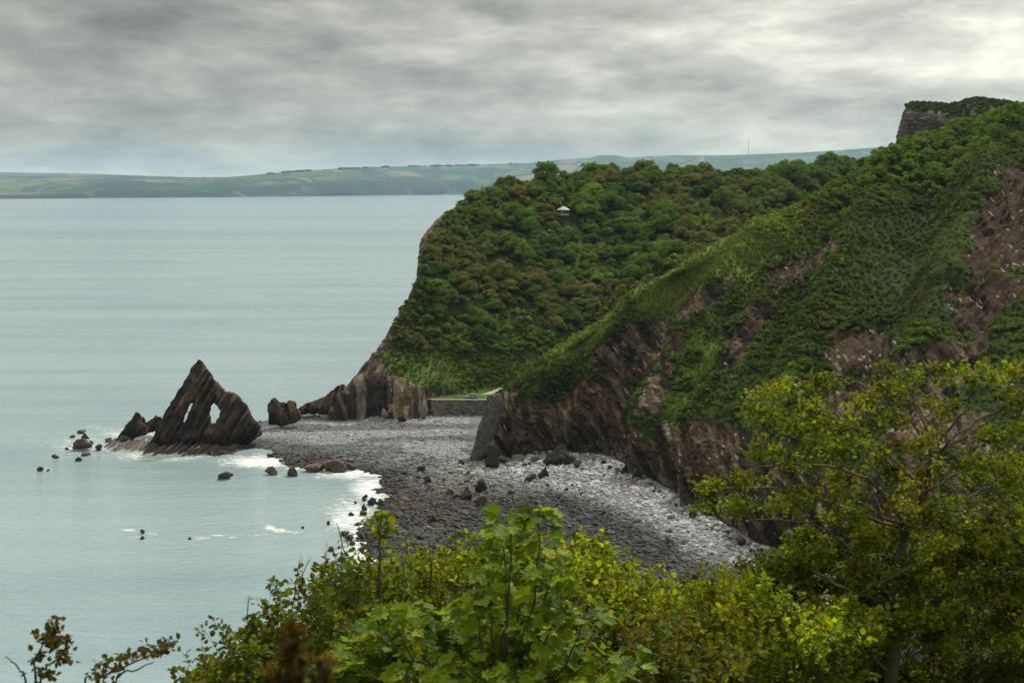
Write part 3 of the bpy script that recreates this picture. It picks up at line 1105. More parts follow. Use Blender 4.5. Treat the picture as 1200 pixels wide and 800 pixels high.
def fin_rock(name, outline, holes, d, thick, step, label, cat, beddir, bed, seed, base_z=-1.5, lean=0.0, cols=None, amp=0.6, round_=3.0, mat=None, edge=0.35):
    """upright rock wall: photo outline at distance d, with real thickness and through-holes"""
    def conv(poly):
        q = P(np.array([a for a, b in poly]), np.array([b for a, b in poly]), d)
        return q[:, [0, 2]]
    O = conv(outline)
    Hs = [conv(h) for h in holes]
    x0, x1 = O[:, 0].min() - step, O[:, 0].max() + step
    z0, z1 = O[:, 1].min() - step, O[:, 1].max() + step
    xs, zs = np.arange(x0, x1, step), np.arange(z0, z1, step)
    X, Z = np.meshgrid(xs, zs, indexing='ij')
    # rag the outline a little
    rag = 0.45 * fbm(np.stack([X, Z, 0 * X], -1), 0.55, 3, seed + 40) * edge / 0.35

    def field(X, Z):
        s = poly_sd(X, Z, O)
        for h in Hs:
            s = np.minimum(s, -poly_sd(X, Z, h))
        return s
    S = field(X, Z) + rag
    ins = S > 0
    cell = ins[:-1, :-1] & ins[1:, :-1] & ins[:-1, 1:] & ins[1:, 1:]
    nx, nz = X.shape
    used = np.zeros((nx, nz), bool)
    for a in (0, 1):
        for b in (0, 1):
            used[a:nx - 1 + a, b:nz - 1 + b] |= cell
    idx = -np.ones((nx, nz), int)
    idx[used] = np.arange(used.sum())
    i, j = np.nonzero(cell)
    F1 = np.stack([idx[i, j], idx[i + 1, j], idx[i + 1, j + 1], idx[i, j + 1]], 1)
    x, z, s = X[used], Z[used], np.maximum(S[used], 0)
    zrel = (z - base_z) / (z1 - base_z)
    th = thick * (1 - 0.55 * zrel) * (0.3 + 0.7 * (1 - np.exp(-s / round_)))
    bd = np.asarray(beddir, float)
    bd /= np.linalg.norm(bd)
    nrm = np.array([-bd[1], bd[0]])
    p2 = np.stack([x, z], -1)
    q = (p2 @ nrm) / bed + 0.35 * fbm(np.stack([x, z, 0 * x], -1), 0.16, 3, seed)
    q = q + 0.75 * np.sin(q * .83 + seed) + 0.4 * np.sin(q * .31)
    b = np.floor(q)
    fr = q - b
    along = p2 @ bd
    h = hash1(b, seed + 1)
    blk = cells(np.stack([b, along / 2.6 + h * 5, 0 * b], -1), seed + 2)
    relief = amp * ((h - .5) * 1.7 + (blk - .5) * 1.0 - 0.6 * np.exp(-np.minimum(fr, 1 - fr) * 9)) * sstep(0.0, 1.2, s)
    relief = relief + amp * 0.8 * fbm(np.stack([x, z, 0 * x], -1), 0.5, 3, seed + 9)
    ym = lean * (z - base_z)
    yf = d + ym - th - relief
    yb = d + ym + th + amp * 0.7 * fbm(np.stack([x, z, 0 * x + 9], -1), 0.4, 3, seed + 11)
    n1 = len(x)
    V = np.concatenate([np.stack([x, yf, z], -1), np.stack([x, yb, z], -1)])
    F2 = F1[:, ::-1] + n1
    # rim: directed boundary edges
    e = np.concatenate([F1[:, [k, (k + 1) % 4]] for k in range(4)])
    key = set(map(tuple, e))
    rim = np.array([(a_, b_) for a_, b_ in key if (b_, a_) not in key])
    # rim split across the thickness
    nseg = 5
    rv, rid = [], {}
    be = np.unique(rim)
    extra = []
    for kx, vi in enumerate(be):
        for sgm in range(1, nseg):
            w = sgm / nseg
            p = V[vi] * (1 - w) + V[vi + n1] * w
            extra.append(p)
    base = 2 * n1
    pos = {vi: base + k * (nseg - 1) for k, vi in enumerate(be)}

    def vid(vi, sg):
        return vi if sg == 0 else (vi + n1 if sg == nseg else pos[vi] + sg - 1)
    F3 = np.array([(vid(b_, sg), vid(a_, sg), vid(a_, sg + 1), vid(b_, sg + 1)) for a_, b_ in rim for sg in range(nseg)])
    E = np.array(extra)
    jit = fbm(E, 0.8, 2, seed + 15)
    E[:, 0] += jit * 0.25
    E[:, 2] += fbm(E, 0.7, 2, seed + 16) * 0.3
    V = np.concatenate([V, E])
    cols = cols or [(0.04, 0.034, 0.033), (0.095, 0.07, 0.053), (0.175, 0.115, 0.07), (0.155, 0.145, 0.09)]

    def colour(p, b, h, blk, zr):
        c = mixv(np.broadcast_to(cols[0], (len(b), 3)), cols[1], sstep(.25, .65, h))
        c = mixv(c, cols[2], sstep(.62, .9, blk) * sstep(-.2, .3, fbm(p, 0.18, 3, seed + 20)) * .9)
        c = mixv(c, cols[3], sstep(.1, .5, fbm(p, 0.22, 3, seed + 21)) * sstep(.35, .8, zr) * .8)
        return c * (0.72 + 0.5 * hash1(b * 7 + np.floor(p[:, 2] / 1.5), seed + 22))[:, None]
    qa = (V[:, [0, 2]] @ nrm) / bed + 0.35 * fbm(np.stack([V[:, 0], V[:, 2], 0 * V[:, 0]], -1), 0.16, 3, seed)
    qa = qa + 0.75 * np.sin(qa * .83 + seed) + 0.4 * np.sin(qa * .31)
    ba = np.floor(qa)
    ha = hash1(ba, seed + 1)
    bl = cells(np.stack([ba, (V[:, [0, 2]] @ bd) / 2.6 + ha * 5, 0 * ba], -1), seed + 2)
    zr = (V[:, 2] - base_z) / (z1 - base_z)
    c = colour(V, ba, ha, bl, zr)
    wetb = sstep(4.5, 1.0, V[:, 2] - max(base_z, 0) + 1.5 * fbm(V, .3, 2, seed + 30))
    c = c * (1 - .5 * wetb)[:, None]
    ctr = np.array([O[:, 0].mean(), d, max(base_z, -1)])
    if mat is None:
        mat = land_mat(name + '_rock', (nrm[0], 0.15, nrm[1]), 0.0)
        c = with_mask(c, np.ones(len(c)))
    me = make_mesh(name, V - ctr, [np.concatenate([F1, F2, F3])], mat, c)
    return link(name, me, label=label, cat=cat, loc=ctr)


# --- the tall arch rock with its two openings
fin_rock('rock_arch', [(176, 524), (178, 514), (190, 490), (205, 464), (219, 440), (229, 423), (232.5, 419), (236, 422), (243, 431), (250, 442), (257, 450), (264, 457), (272, 459),
                       (280, 463), (285, 471), (290, 474), (293, 481), (295, 488), (300, 494), (307, 500), (306, 510), (290, 522), (240, 532)],
         [[(214.8, 494.5), (216.8, 488), (221, 476.5), (223.3, 473), (224.8, 473.5), (223.2, 480), (218.9, 489.5), (216.2, 494.8)],
          [(246.5, 494), (245.5, 485), (247, 476), (250.5, 471.5), (254, 474), (257, 479), (259, 481), (256.5, 487), (253, 494), (250, 497)]],
         452, 5.2, 0.36, 'tall pointed sea rock pierced by two openings standing on the shore ledge', 'rock arch', (56, 95), 1.15, 200, amp=1.0)
fin_rock('slanting_rock', [(135, 517), (140, 508), (150, 495), (158, 483), (160, 480.5), (166.5, 486), (165, 492), (170, 497), (174, 500), (172, 508), (160, 512), (148, 518)], [], 463, 3.0, 0.3,
         'slanting slab of dark rock left of the tall arch rock, foot in foam', 'rock', (45, 70), 0.9, 210, amp=0.4, round_=2)
fin_rock('broken_rock', [(150, 512), (160, 497), (166, 488), (170, 489), (171, 494), (176, 493), (183, 486), (185, 488), (189, 487), (190, 497), (186, 506), (165, 507)], [], 470, 2.6, 0.3,
         'low broken rock ridge between the slanting slab and the arch rock', 'rock', (50, 70), 0.9, 215, amp=0.4, round_=2)
fin_rock('stack_rock', [(315, 497), (314, 484), (314, 474), (318, 467), (321, 465), (325, 468), (329, 471), (333, 470), (335, 472), (338, 468), (343, 470), (346, 471), (349, 477), (353, 482), (354, 490), (345, 496), (330, 499)], [],
         482, 4.2, 0.33, 'squat jagged block of rock on the beach right of the arch rock', 'rock', (-18, 60), 1.1, 220, amp=0.7)
fin_rock('toe_ridge', [(348, 486), (350, 477), (358, 472), (366, 470), (372, 467), (380, 464), (386, 459), (396, 452), (404, 448), (408, 470), (400, 489), (372, 484)], [],
         507, 5.0, 0.45, 'low rock ridge running down from the headland foot towards the block', 'rock', (10, 60), 1.2, 225, amp=0.8)
fin_rock('leaning_slab', [(548, 545), (551, 532), (557, 513), (564, 496), (571, 479), (578, 467), (585, 466), (591, 473), (590, 487), (585, 501), (576, 521), (570, 536), (568, 550)], [],
         421.5, 3.6, 0.35, 'smooth dark grey slab leaning at the tip of the hillside cliff', 'rock slab', (30, 70), 2.6, 230, amp=0.3, round_=1.5, lean=0.3,
         cols=[(0.062, 0.062, 0.066), (0.075, 0.075, 0.079), (0.07, 0.068, 0.064), (0.085, 0.08, 0.068)], edge=0.5, mat=M_rock)

# --- tilted ledge at the foot of the arch rock: separate slabs
ledge = link('rock_ledge', None, label='striped ledge of tilted slabs at the foot of the arch rock', cat='rock ledge', loc=G(205, 528, 0))
ledge.empty_display_size = 1
for k in range(64):
    w = k / 63
    u0 = lerp(122, 272, w) + random.uniform(-2, 2)
    v0 = lerp(527, 531, w) + random.uniform(-3, 3) + (4 if 0.3 < w < 0.75 else 0)
    ln = random.uniform(0.8, 1.5) * (1.0 if w > 0.25 else 0.55)
    a = G(u0, v0, 0)
    b_ = G(u0 + 22 * ln, v0 - 12 * ln, 0)
    dv = b_ - a
    L = np.linalg.norm(dv[:2])
    n = 9
    wd = random.uniform(0.35, 0.75)
    rs = np.random.default_rng(300 + k)
    tt = np.linspace(0, 1, n)
    top = 0.25 + (0.4 + 1.2 * rs.random()) * tt ** 0.8 * (1.3 if w > 0.25 else 0.8) + rs.normal(0, 0.14, n)
    top[0] = -0.3
    side = np.array([dv[1], -dv[0], 0]) / L
    V = []
    for j in range(n):
        c = a + dv * tt[j] - ledge.location
        V += [c - side * wd * 1.5 + (0, 0, -1.0), c - side * wd * .3 + np.array([0, 0, top[j]]), c + side * wd * .5 + np.array([0, 0, top[j] - .25]), c + side * wd * 1.3 + (0, 0, -1.0)]
    V = np.array(V)
    fs = []
    for j in range(n - 1):
        for q in range(3):
            fs.append((4 * j + q, 4 * j + q + 1, 4 * j + q + 5, 4 * j + q + 4))
    fs += [(0, 3, 2, 1), (4 * n - 4, 4 * n - 3, 4 * n - 2, 4 * n - 1)]
    base = np.array([(0.085, 0.062, 0.044), (0.045, 0.038, 0.034), (0.12, 0.085, 0.054), (0.065, 0.054, 0.045)][rs.integers(4)])
    me = make_mesh('slab', V, np.array(fs), M_rock, base * (0.8 + 0.4 * rs.random((len(V), 1))))
    link('slab', me, parent=ledge)

DK, BR, GY = (0.04, 0.036, 0.034), (0.085, 0.06, 0.042), (0.12, 0.115, 0.105)
SR = [
    ('sea_rock', 264, 562, 19, 14, 'lone brown wedge of rock in the water in front of the arch rock', BR, 1, .35),
    ('sea_rock', 317, 557, 17, 10, 'leftmost low brown rock in the row beside the bay foam', BR, 2, .1),
    ('sea_rock', 341, 558, 16, 12, 'second low brown rock in the row beside the bay foam', BR, 3, .1),
    ('sea_rock', 366, 553, 26, 13, 'broad weedy rock at the left end of the brown reef', BR, 4, .1),
    ('sea_rock', 391, 553, 32, 14, 'widest weedy rock in the middle of the brown reef', BR, 5, .1),
    ('sea_rock', 412, 551, 18, 9, 'low weedy rock at the right end of the brown reef', BR, 6, 0),
    ('sea_rock', 47, 552, 11, 8, 'dark rock standing alone at the far left of the water', DK, 7, .4),
    ('sea_rock', 56, 552, 4, 3, 'tiny rock just right of the lone far left rock', DK, 8, 0),
    ('sea_rock', 95, 528, 25, 15, 'largest rock of the left cluster in the foam', BR, 9, .2),
    ('sea_rock', 99, 516, 11, 9, 'pointed rock perched behind the largest rock of the left cluster', DK, 10, .6),
    ('sea_rock', 94, 508, 13, 5, 'flat dark rock at the back of the left cluster', DK, 11, .2),
    ('sea_rock', 84, 513, 7, 4, 'small rock at the back left of the left cluster', DK, 12, .2),
    ('sea_rock', 116, 528, 11, 8, 'round dark rock right of the largest rock of the left cluster', DK, 13, .1),
    ('sea_rock', 106, 520, 8, 5, 'small rock right behind the pointed rock of the left cluster', DK, 14, .1),
    ('sea_rock', 99, 534, 12, 4, 'flat brown rock in front of the left cluster', BR, 15, 0),
    ('sea_rock', 92, 540, 10, 6, 'peaked rock at the very front of the left cluster', DK, 16, .4),
    ('sea_rock', 64, 537, 11, 5, 'low dark rock left of the front of the left cluster', DK, 17, .3),
    ('sea_rock', 78, 527, 5, 3, 'small low rock at the left edge of the left cluster', DK, 18, 0),
    ('sea_rock', 128, 518, 12, 6, 'low brown rock at the foot of the slanting slab', BR, 19, 0),
    ('sea_rock', 143, 519, 16, 9, 'brown rock between the slanting slab and the striped ledge', BR, 20, .2),
    ('sea_rock', 166, 625, 7, 5, 'upper of two small rocks in the streak of foam', DK, 21, .2),
    ('sea_rock', 166, 632, 6, 4, 'lower of two small rocks in the streak of foam', DK, 22, .2),
    ('sea_rock', 222, 632, 5, 4, 'single tiny rock at the left end of a foam streak', DK, 23, .2),
    ('boulder', 575, 549, 21, 24, 'black pointed boulder at the foot of the leaning slab', (0.028, 0.027, 0.028), 30, .5),
    ('boulder', 652, 545, 34, 24, 'big black boulder against the cliff foot with a sandy side', (0.035, 0.033, 0.032), 31, .3),
    ('boulder', 637, 561, 15, 15, 'black peaked rock right of its brown neighbour on the pale beach', DK, 32, .5),
    ('boulder', 622, 564, 16, 9, 'low brown rock left of the black peaked rock on the pale beach', BR, 33, .1),
    ('boulder', 563, 577, 18, 17, 'tall weedy rock on the dark lower beach', DK, 34, .4),
    ('boulder', 547, 585, 16, 16, 'brown leaning rock left of the tall weedy rock', BR, 35, .2),
    ('boulder', 567, 592, 20, 14, 'brown domed rock below the tall weedy rock', BR, 36, 0),
    ('boulder', 500, 566, 11, 9, 'round black boulder on the grey mid beach', DK, 37, 0),
    ('boulder', 495, 552, 14, 9, 'wide black boulder behind the round black boulder', DK, 38, .1),
    ('boulder', 607, 541, 16, 9, 'yellowish flat boulder at the cliff foot', (0.17, 0.15, 0.10), 39, .1),
    ('boulder', 590, 543, 14, 9, 'brown boulder between the black pointed boulder and the yellowish one', BR, 40, .1),
    ('boulder', 628, 541, 14, 7, 'pale grey boulder right of the yellowish one', GY, 41, .1),
    ('boulder', 540, 545, 10, 7, 'dark block left of the black pointed boulder', DK, 42, .1),
    ('boulder', 472, 556, 9, 6, 'small black boulder where the bay meets the grey beach', DK, 43, .1),
    ('boulder', 506, 615, 12, 12, 'black wedge rock on the brown weedy patch', DK, 44, .4),
    ('shore_rock', 437, 592, 15, 11, 'largest dark rock at the water edge of the bay', DK, 50, .2),
    ('shore_rock', 428, 585, 9, 6, 'dark rock behind the largest rock at the bay edge', DK, 51, .1),
    ('shore_rock', 445, 594, 11, 8, 'dark rock right of the largest rock at the bay edge', DK, 52, .1),
    ('shore_rock', 426, 598, 10, 8, 'peaked rock with its foot in the bay water', DK, 53, .4),
    ('shore_rock', 424, 604, 12, 7, 'wide rock in front of the peaked rock in the bay water', DK, 54, .1),
    ('shore_rock', 412, 604, 8, 4, 'flat rock left of the wide rock in the bay water', DK, 55, 0),
    ('shore_rock', 426, 587, 7, 4, 'low rock at the back of the bay edge rocks', DK, 56, 0),
    ('shore_rock', 416, 590, 5, 4, 'small rock alone behind the flat rock in the bay', DK, 57, 0),
    ('shore_rock', 385, 615, 5, 7, 'small upright rock in the shallow water left of the bay edge', DK, 58, .3),
    ('shore_rock', 403, 628, 13, 6, 'flat brown rock furthest left of the lower bay rocks', BR, 59, 0),
    ('shore_rock', 408, 633, 13, 7, 'dark rock beside the flat brown rock of the lower bay', DK, 60, .1),
    ('shore_rock', 424, 631, 12, 6, 'dark rock among the lower bay rocks under the leafy twig', DK, 61, .1),
    ('shore_rock', 412, 638, 8, 6, 'small rock below the flat brown rock of the lower bay', DK, 62, .2),
    ('shore_rock', 442, 628, 14, 9, 'large dark rock behind the leafy twig', DK, 63, .1),
    ('shore_rock', 354, 619, 5, 3, 'tiny rock at the right end of the breaking wave', DK, 64, 0),
    ('cliff_rock', 504, 484, 12, 16, 'tawny rock buttress at the left end of the sea wall', (0.19, 0.13, 0.075), 70, .3),
    ('cliff_rock', 497, 491, 10, 22, 'tall pale rock standing at the foot of the headland', (0.22, 0.19, 0.15), 71, .4),
    ('cliff_rock', 450, 491, 10, 14, 'pale stub of rock in the cliff cleft of the headland', (0.22, 0.21, 0.18), 72, .2),
    ('cliff_rock', 470, 494, 14, 8, 'dark low rock at the headland foot beside the pale beach', DK, 73, .1),
]
for nm, u, v, w, h, lab, c, sd_, pt in SR:
    boulder(nm, u, v, w, h, lab, c, seed=sd_, pointy=pt, level=3 if w > 9 else 2, tilt=0.35 if sd_ in (1, 35, 53) else 0.0)


rb = random.Random(5)
for k in range(95):
    u, v = rb.uniform(450, 700), rb.uniform(556, 645)
    if u + (v - 556) * .4 > 700 or u < 452 + (v > 600) * 10:
        continue
    w = rb.lognormvariate(math.log(6.5), .3)
    br_ = rb.random() < (.5 if ell(u, v, 500, 605, 70, 40) < 1 else .12)
    lab = '%s %s boulder on the %s' % ('larger' if w > 7.5 else 'smaller', 'brown weedy' if br_ else 'dark grey', 'brown weedy patch of the lower beach' if ell(u, v, 500, 605, 75, 42) < 1 else ('dark lower beach nearer the foreground bushes' if v > 605 else 'dark middle beach above the weedy patch'))
    boulder('boulder', u, v, w, w * rb.uniform(.45, .8), lab, np.array((0.07, 0.048, 0.033) if br_ else (0.05, 0.049, 0.047)) * rb.uniform(.8, 1.4), group='dark boulders strewn over the lower beach', seed=2000 + k, pointy=rb.uniform(0, .35), level=2)


for k in range(46):
    w_ = (k + rb.random()) / 46
    u = lerp(600, 905, w_)
    v = np.interp(u, [600, 652, 705, 766, 808, 872, 950], [541, 537, 541, 571, 600, 636, 670]) + rb.uniform(-3, 12) * rb.random()
    w = rb.lognormvariate(math.log(7.0), .38)
    dark = rb.random() < .6
    lab = '%s %s angular block fallen at the cliff foot %s' % ('large' if w > 8 else ('small' if w < 5.5 else 'middling'), 'dark' if dark else 'tan', 'right of the leaning slab' if u < 680 else ('below the bright green gully' if u < 770 else ('where the cliff turns towards the camera' if u < 840 else 'behind the spreading tree')))
    boulder('boulder', u, v, w, w * rb.uniform(.5, 1.0), lab, np.array((0.05, 0.045, 0.04) if dark else (0.15, 0.12, 0.09)) * rb.uniform(.8, 1.3), group='blocks fallen along the cliff foot', seed=3000 + k, pointy=rb.uniform(0, .4), level=2, tilt=rb.uniform(-.3, .4))


# ------------------------------------------------------------------ BEACH STONES
def build_stones():
    N = 60000
    x = RNG.uniform(-95, 115, N)
    y = RNG.uniform(235, 520, N)
    z, s = beach_z(x, y)
    p = np.stack([x, y, z], -1)
    u, v = PX(p)
    base_u = [0, 388, 430, 500, 545, 549, 552, 605, 652, 705, 766, 808, 872, 950, 1050, 1170, 1330]
    base_v = [470, 487, 487, 487, 482, 484, 530, 533, 528, 533, 562, 592, 629, 665, 702, 747, 787]
    ok = (s > -1.0) & (v > np.interp(u, base_u, base_v)) & (v < 760) & (u > 230) & (u < 1020)
    lowb = sstep(-10, 12, v - np.interp(u, LU, LV))
    size = RNG.lognormal(math.log(0.56), 0.40, N) * np.where((u < 570) & (v < 530), 0.62, 1.0)
    size = np.clip(size, 0.2, 1.5)
    # the bigger stones of the right-hand beach
    keep = ok & (RNG.random(N) < 0.82)
    p, s, size, u, v = p[keep], s[keep], size[keep], u[keep], v[keep]
    col = beach_col(p, s)
    k = RNG.random(len(p))
    col = col * (0.55 + 0.95 * k)[:, None]
    col = mixv(col, col * np.array((1.1, .97, .9)), (RNG.random(len(p)) < .1).astype(float))
    px = size / p[:, 1] * F
    order = np.argsort(-px)
    top, rest = order[:290], order[290:]
    # individuals
    vars_ = []
    tones = [(0.33, 0.33, 0.33), (0.25, 0.245, 0.24), (0.16, 0.16, 0.15), (0.09, 0.088, 0.083), (0.06, 0.058, 0.055), (0.08, 0.055, 0.04)]
    for ti, tcol in enumerate(tones):
        for j in range(3):
            q, f = boulder_verts(np.random.default_rng(500 + ti * 7 + j), 1, 9, 0.05)
            vars_.append((np.array(tcol), make_mesh('beach_stone', q, f, M_stone, np.array(tcol) * (0.9 + 0.2 * RNG.random((len(q), 1))))))
    tc_ = np.array([t[0] for t in vars_])
    names = {0: 'pale grey', 1: 'pale grey', 2: 'mid grey', 3: 'dark grey', 4: 'dark grey', 5: 'brown'}
    for i in top:
        dd = ((tc_ - col[i]) ** 2).sum(1) + RNG.random(len(tc_)) * 1e-4
        b = int(np.argmin(dd))
        o = link('beach_stone', vars_[b][1], label='%s %s stone on the beach, %s' % ('large' if size[i] > 1.3 else 'middling', names[b // 3], 'near the cliff foot' if v[i] < np.interp(u[i], LU, LV) else ('near the foreground bushes' if v[i] > 620 else 'on the dark lower part')), cat='stone', group='larger stones strewn on the beach', loc=p[i] + np.array([0, 0, size[i] * 0.15]))
        o.scale = (size[i] * random.uniform(.9, 1.25), size[i] * random.uniform(.8, 1.1), size[i] * random.uniform(.45, .75))
        o.rotation_euler = (random.uniform(-.3, .3), random.uniform(-.3, .3), random.uniform(0, 6.3))
    # the rest as one mass
    protos = [boulder_verts(np.random.default_rng(600 + j), 1, 8, 0.0) for j in range(4)]
    low = [boulder_verts(np.random.default_rng(620 + j), 0, 6, 0.0) for j in range(4)]
    Vs, Fs, Cs = [], [], []
    off = 0
    for j in range(4):
        for pr, sel in ((low[j], rest[j::4]),):
            q, f = pr
            n = len(sel)
            a = RNG.uniform(0, 6.28, n)
            ca, sa = np.cos(a), np.sin(a)
            sx = size[sel] * RNG.uniform(.9, 1.3, n)
            sy = size[sel] * RNG.uniform(.75, 1.1, n)
            sz = size[sel] * RNG.uniform(.4, .75, n)
            X = q[None, :, 0] * sx[:, None]
            Y = q[None, :, 1] * sy[:, None]
            Z = q[None, :, 2] * sz[:, None]
            V = np.stack([X * ca[:, None] - Y * sa[:, None], X * sa[:, None] + Y * ca[:, None], Z + 0.1 * X], -1)
            V += (p[sel] + np.stack([0 * a, 0 * a, size[sel] * .12], -1))[:, None]
            Vs.append(V.reshape(-1, 3))
            Fs.append((f[None] + (np.arange(n) * len(q))[:, None, None] + off).reshape(-1, 3))
            Cs.append(np.repeat(col[sel], len(q), 0))
            off += n * len(q)
    me = make_mesh('beach_pebbles', np.concatenate(Vs), np.concatenate(Fs), M_stone, np.concatenate(Cs))
    link('beach_pebbles', me, label='mass of grey stones covering the beach', cat='pebbles', kind='stuff')


build_stones()


# ------------------------------------------------------------------ TREES
def quad_leaves(c, size, rs, out=None, outw=0.6, flat=0.0):
    """leaf faces at centres c: returns verts (n*4,3), faces"""
    n = len(c)
    nrm = rs.standard_normal((n, 3))
    if out is not None:
        nrm = nrm * (1 - outw) + out * outw * 1.6
    nrm[:, 2] += flat
    nrm /= np.linalg.norm(nrm, axis=1, keepdims=True) + 1e-9
    t = np.cross(nrm, rs.standard_normal((n, 3)))
    t /= np.linalg.norm(t, axis=1, keepdims=True) + 1e-9
    b = np.cross(nrm, t)
    s = size[:, None]
    asp = rs.uniform(.55, .9, (n, 1))
    V = np.stack([c - t * s, c - b * s * asp, c + t * s, c + b * s * asp], 1)
    V[:, 1] += nrm * s * 0.18
    V[:, 3] += nrm * s * 0.18
    return V.reshape(-1, 3), np.arange(n * 4).reshape(-1, 4)


def crown(rs, R_, Hh, clumps, per, leaf, squash=1.0):
    """crown of leaf clumps filling an uneven dome; centre of base at z=0"""
    cs, outs = [], []
    for k in range(clumps):
        az = rs.uniform(0, 6.283)
        el = math.asin(rs.uniform(-0.25, 1.0))
        rr = rs.uniform(0.62, 1.0)
        d = np.array([math.cos(az) * math.cos(el), math.sin(az) * math.cos(el), math.sin(el)])
        c = np.array([d[0] * R_ * .8 * rr, d[1] * R_ * .8 * rr, Hh * 0.40 + d[2] * Hh * 0.5 * rr])
        cr = R_ * rs.uniform(0.2, 0.36)
        q = rs.standard_normal((per, 3))
        q /= np.linalg.norm(q, axis=1, keepdims=True)
        q[:, 2] = np.abs(q[:, 2]) * 0.9 - 0.15
        cs.append(c + q * cr * rs.uniform(.65, 1.05, (per, 1)))
        outs.append(q * 0.75 + d * 0.35)
    c, o = np.concatenate(cs), np.concatenate(outs)
    V, Fq = quad_leaves(c, leaf * rs.uniform(.7, 1.3, len(c)), rs, o, 0.72)
    tone = np.repeat(rs.uniform(.84, 1.16, clumps), per) * rs.uniform(.75, 1.25, len(c))
    tint = np.stack([tone * rs.uniform(.92, 1.12, len(c)), tone, tone * rs.uniform(.8, 1.1, len(c))], -1)
    return V, Fq, np.repeat(tint, 4, 0)


def tube(pts, r0, r1, sides=5):
    pts = np.asarray(pts, float)
    n = len(pts)
    t = np.gradient(pts, axis=0)
    t /= np.linalg.norm(t, axis=1, keepdims=True) + 1e-9
    ref = np.where(np.abs(t[:, 2:3]) > .9, np.array([[1., 0, 0]]), np.array([[0, 0, 1.]]))
    a = np.cross(t, ref)
    a /= np.linalg.norm(a, axis=1, keepdims=True) + 1e-9
    b = np.cross(t, a)
    r = np.linspace(r0, r1, n)[:, None, None]
    an = np.arange(sides) / sides * 6.2832
    V = pts[:, None] + r * (np.cos(an)[None, :, None] * a[:, None] + np.sin(an)[None, :, None] * b[:, None])
    i = np.arange(n - 1)[:, None] * sides
    j = np.arange(sides)[None]
    j2 = (j + 1) % sides
    Fq = np.stack([i + j, i + j2, i + sides + j2, i + sides + j], -1).reshape(-1, 4)
    return V.reshape(-1, 3), Fq


def join(parts):
    Vs, Fs, off = [], [], 0
    for V, Fq in parts:
        Vs.append(V)
        Fs.append(Fq + off)
        off += len(V)
    return np.concatenate(Vs), np.concatenate(Fs)


CROWNS, TRUNKS = [], []
for k in range(10):
    rs = np.random.default_rng(700 + k)
    Hh = rs.uniform(1.1, 1.75)
    V, Fq, tint = crown(rs, 1.0, Hh, 38 + 3 * (k % 3), 84, 0.058)
    CROWNS.append(make_mesh('crown', V, Fq, M_leaf, tint))
    parts = [tube([(0, 0, -0.5), (0.03, 0.02, 0.1), (0.0, 0.05, Hh * 0.6)], 0.09, 0.04, 6)]
    for q in range(5):
        a = q * 1.256 + rs.uniform(-.3, .3)
        e = np.array([math.cos(a) * .7, math.sin(a) * .7, Hh * rs.uniform(.55, .85)])
        parts.append(tube([(0, 0, 0.15), e * np.array([.4, .4, .6]), e], 0.04, 0.012, 4))
    V, Fq = join(parts)
    TRUNKS.append(make_mesh('trunk', V, Fq, M_bark, None, True))

TONES = {'olive brown': (0.155, 0.172, 0.042), 'mid green': (0.125, 0.205, 0.03), 'dark green': (0.078, 0.14, 0.028),
         'lime green': (0.17, 0.27, 0.025), 'rusty': (0.14, 0.072, 0.022), 'yellow green': (0.14, 0.175, 0.03)}


def add_tree(p, r, tone, label, group, jit=0.15):
    k = random.randrange(len(CROWNS))
    e = link('tree', None, label=label, cat='tree', group=group, loc=p)
    e.empty_display_size = 0.5
    e.rotation_euler = (0, 0, random.uniform(0, 6.28))
    e.scale = (r * random.uniform(.82, 1.2), r * random.uniform(.82, 1.2), r * random.uniform(.72, 1.2))
    c = link('crown', CROWNS[k], parent=e)
    j = random.uniform(1 - jit, 1 + jit)
    c.color = tuple(x * j * random.uniform(.93, 1.07) for x in tone) + (1,)
    link('trunk', TRUNKS[k], parent=e)
    return e


def stuff_crowns(name, pts, rad, cols, label, cat, clumps=12, per=16, leaf=0.16, seed=0, hk=(0.8, 1.15)):
    protos = []
    for k in range(5):
        rs = np.random.default_rng(800 + seed + k)
        protos.append(crown(rs, 1.0, rs.uniform(*hk), clumps, per, leaf))
    Vs, Fs, Cs, off = [], [], [], 0
    for k in range(5):
        sel = np.arange(len(pts))[k::5]
        q, f, ti = protos[k]
        n = len(sel)
        if not n:
            continue
        a = RNG.uniform(0, 6.28, n)
        ca, sa = np.cos(a)[:, None], np.sin(a)[:, None]
        r = rad[sel][:, None]
        V = np.stack([(q[None, :, 0] * ca - q[None, :, 1] * sa) * r, (q[None, :, 0] * sa + q[None, :, 1] * ca) * r, q[None, :, 2] * r], -1)
        V += pts[sel][:, None]
        Vs.append(V.reshape(-1, 3))
        Fs.append((f[None] + (np.arange(n) * len(q))[:, None, None] + off).reshape(-1, 4))
        Cs.append((cols[sel][:, None] * ti[None]).reshape(-1, 3))
        off += n * len(q)
    me = make_mesh(name, np.concatenate(Vs), np.concatenate(Fs), M_leaf, np.concatenate(Cs))
    return link(name, me, label=label, cat=cat, kind='stuff')


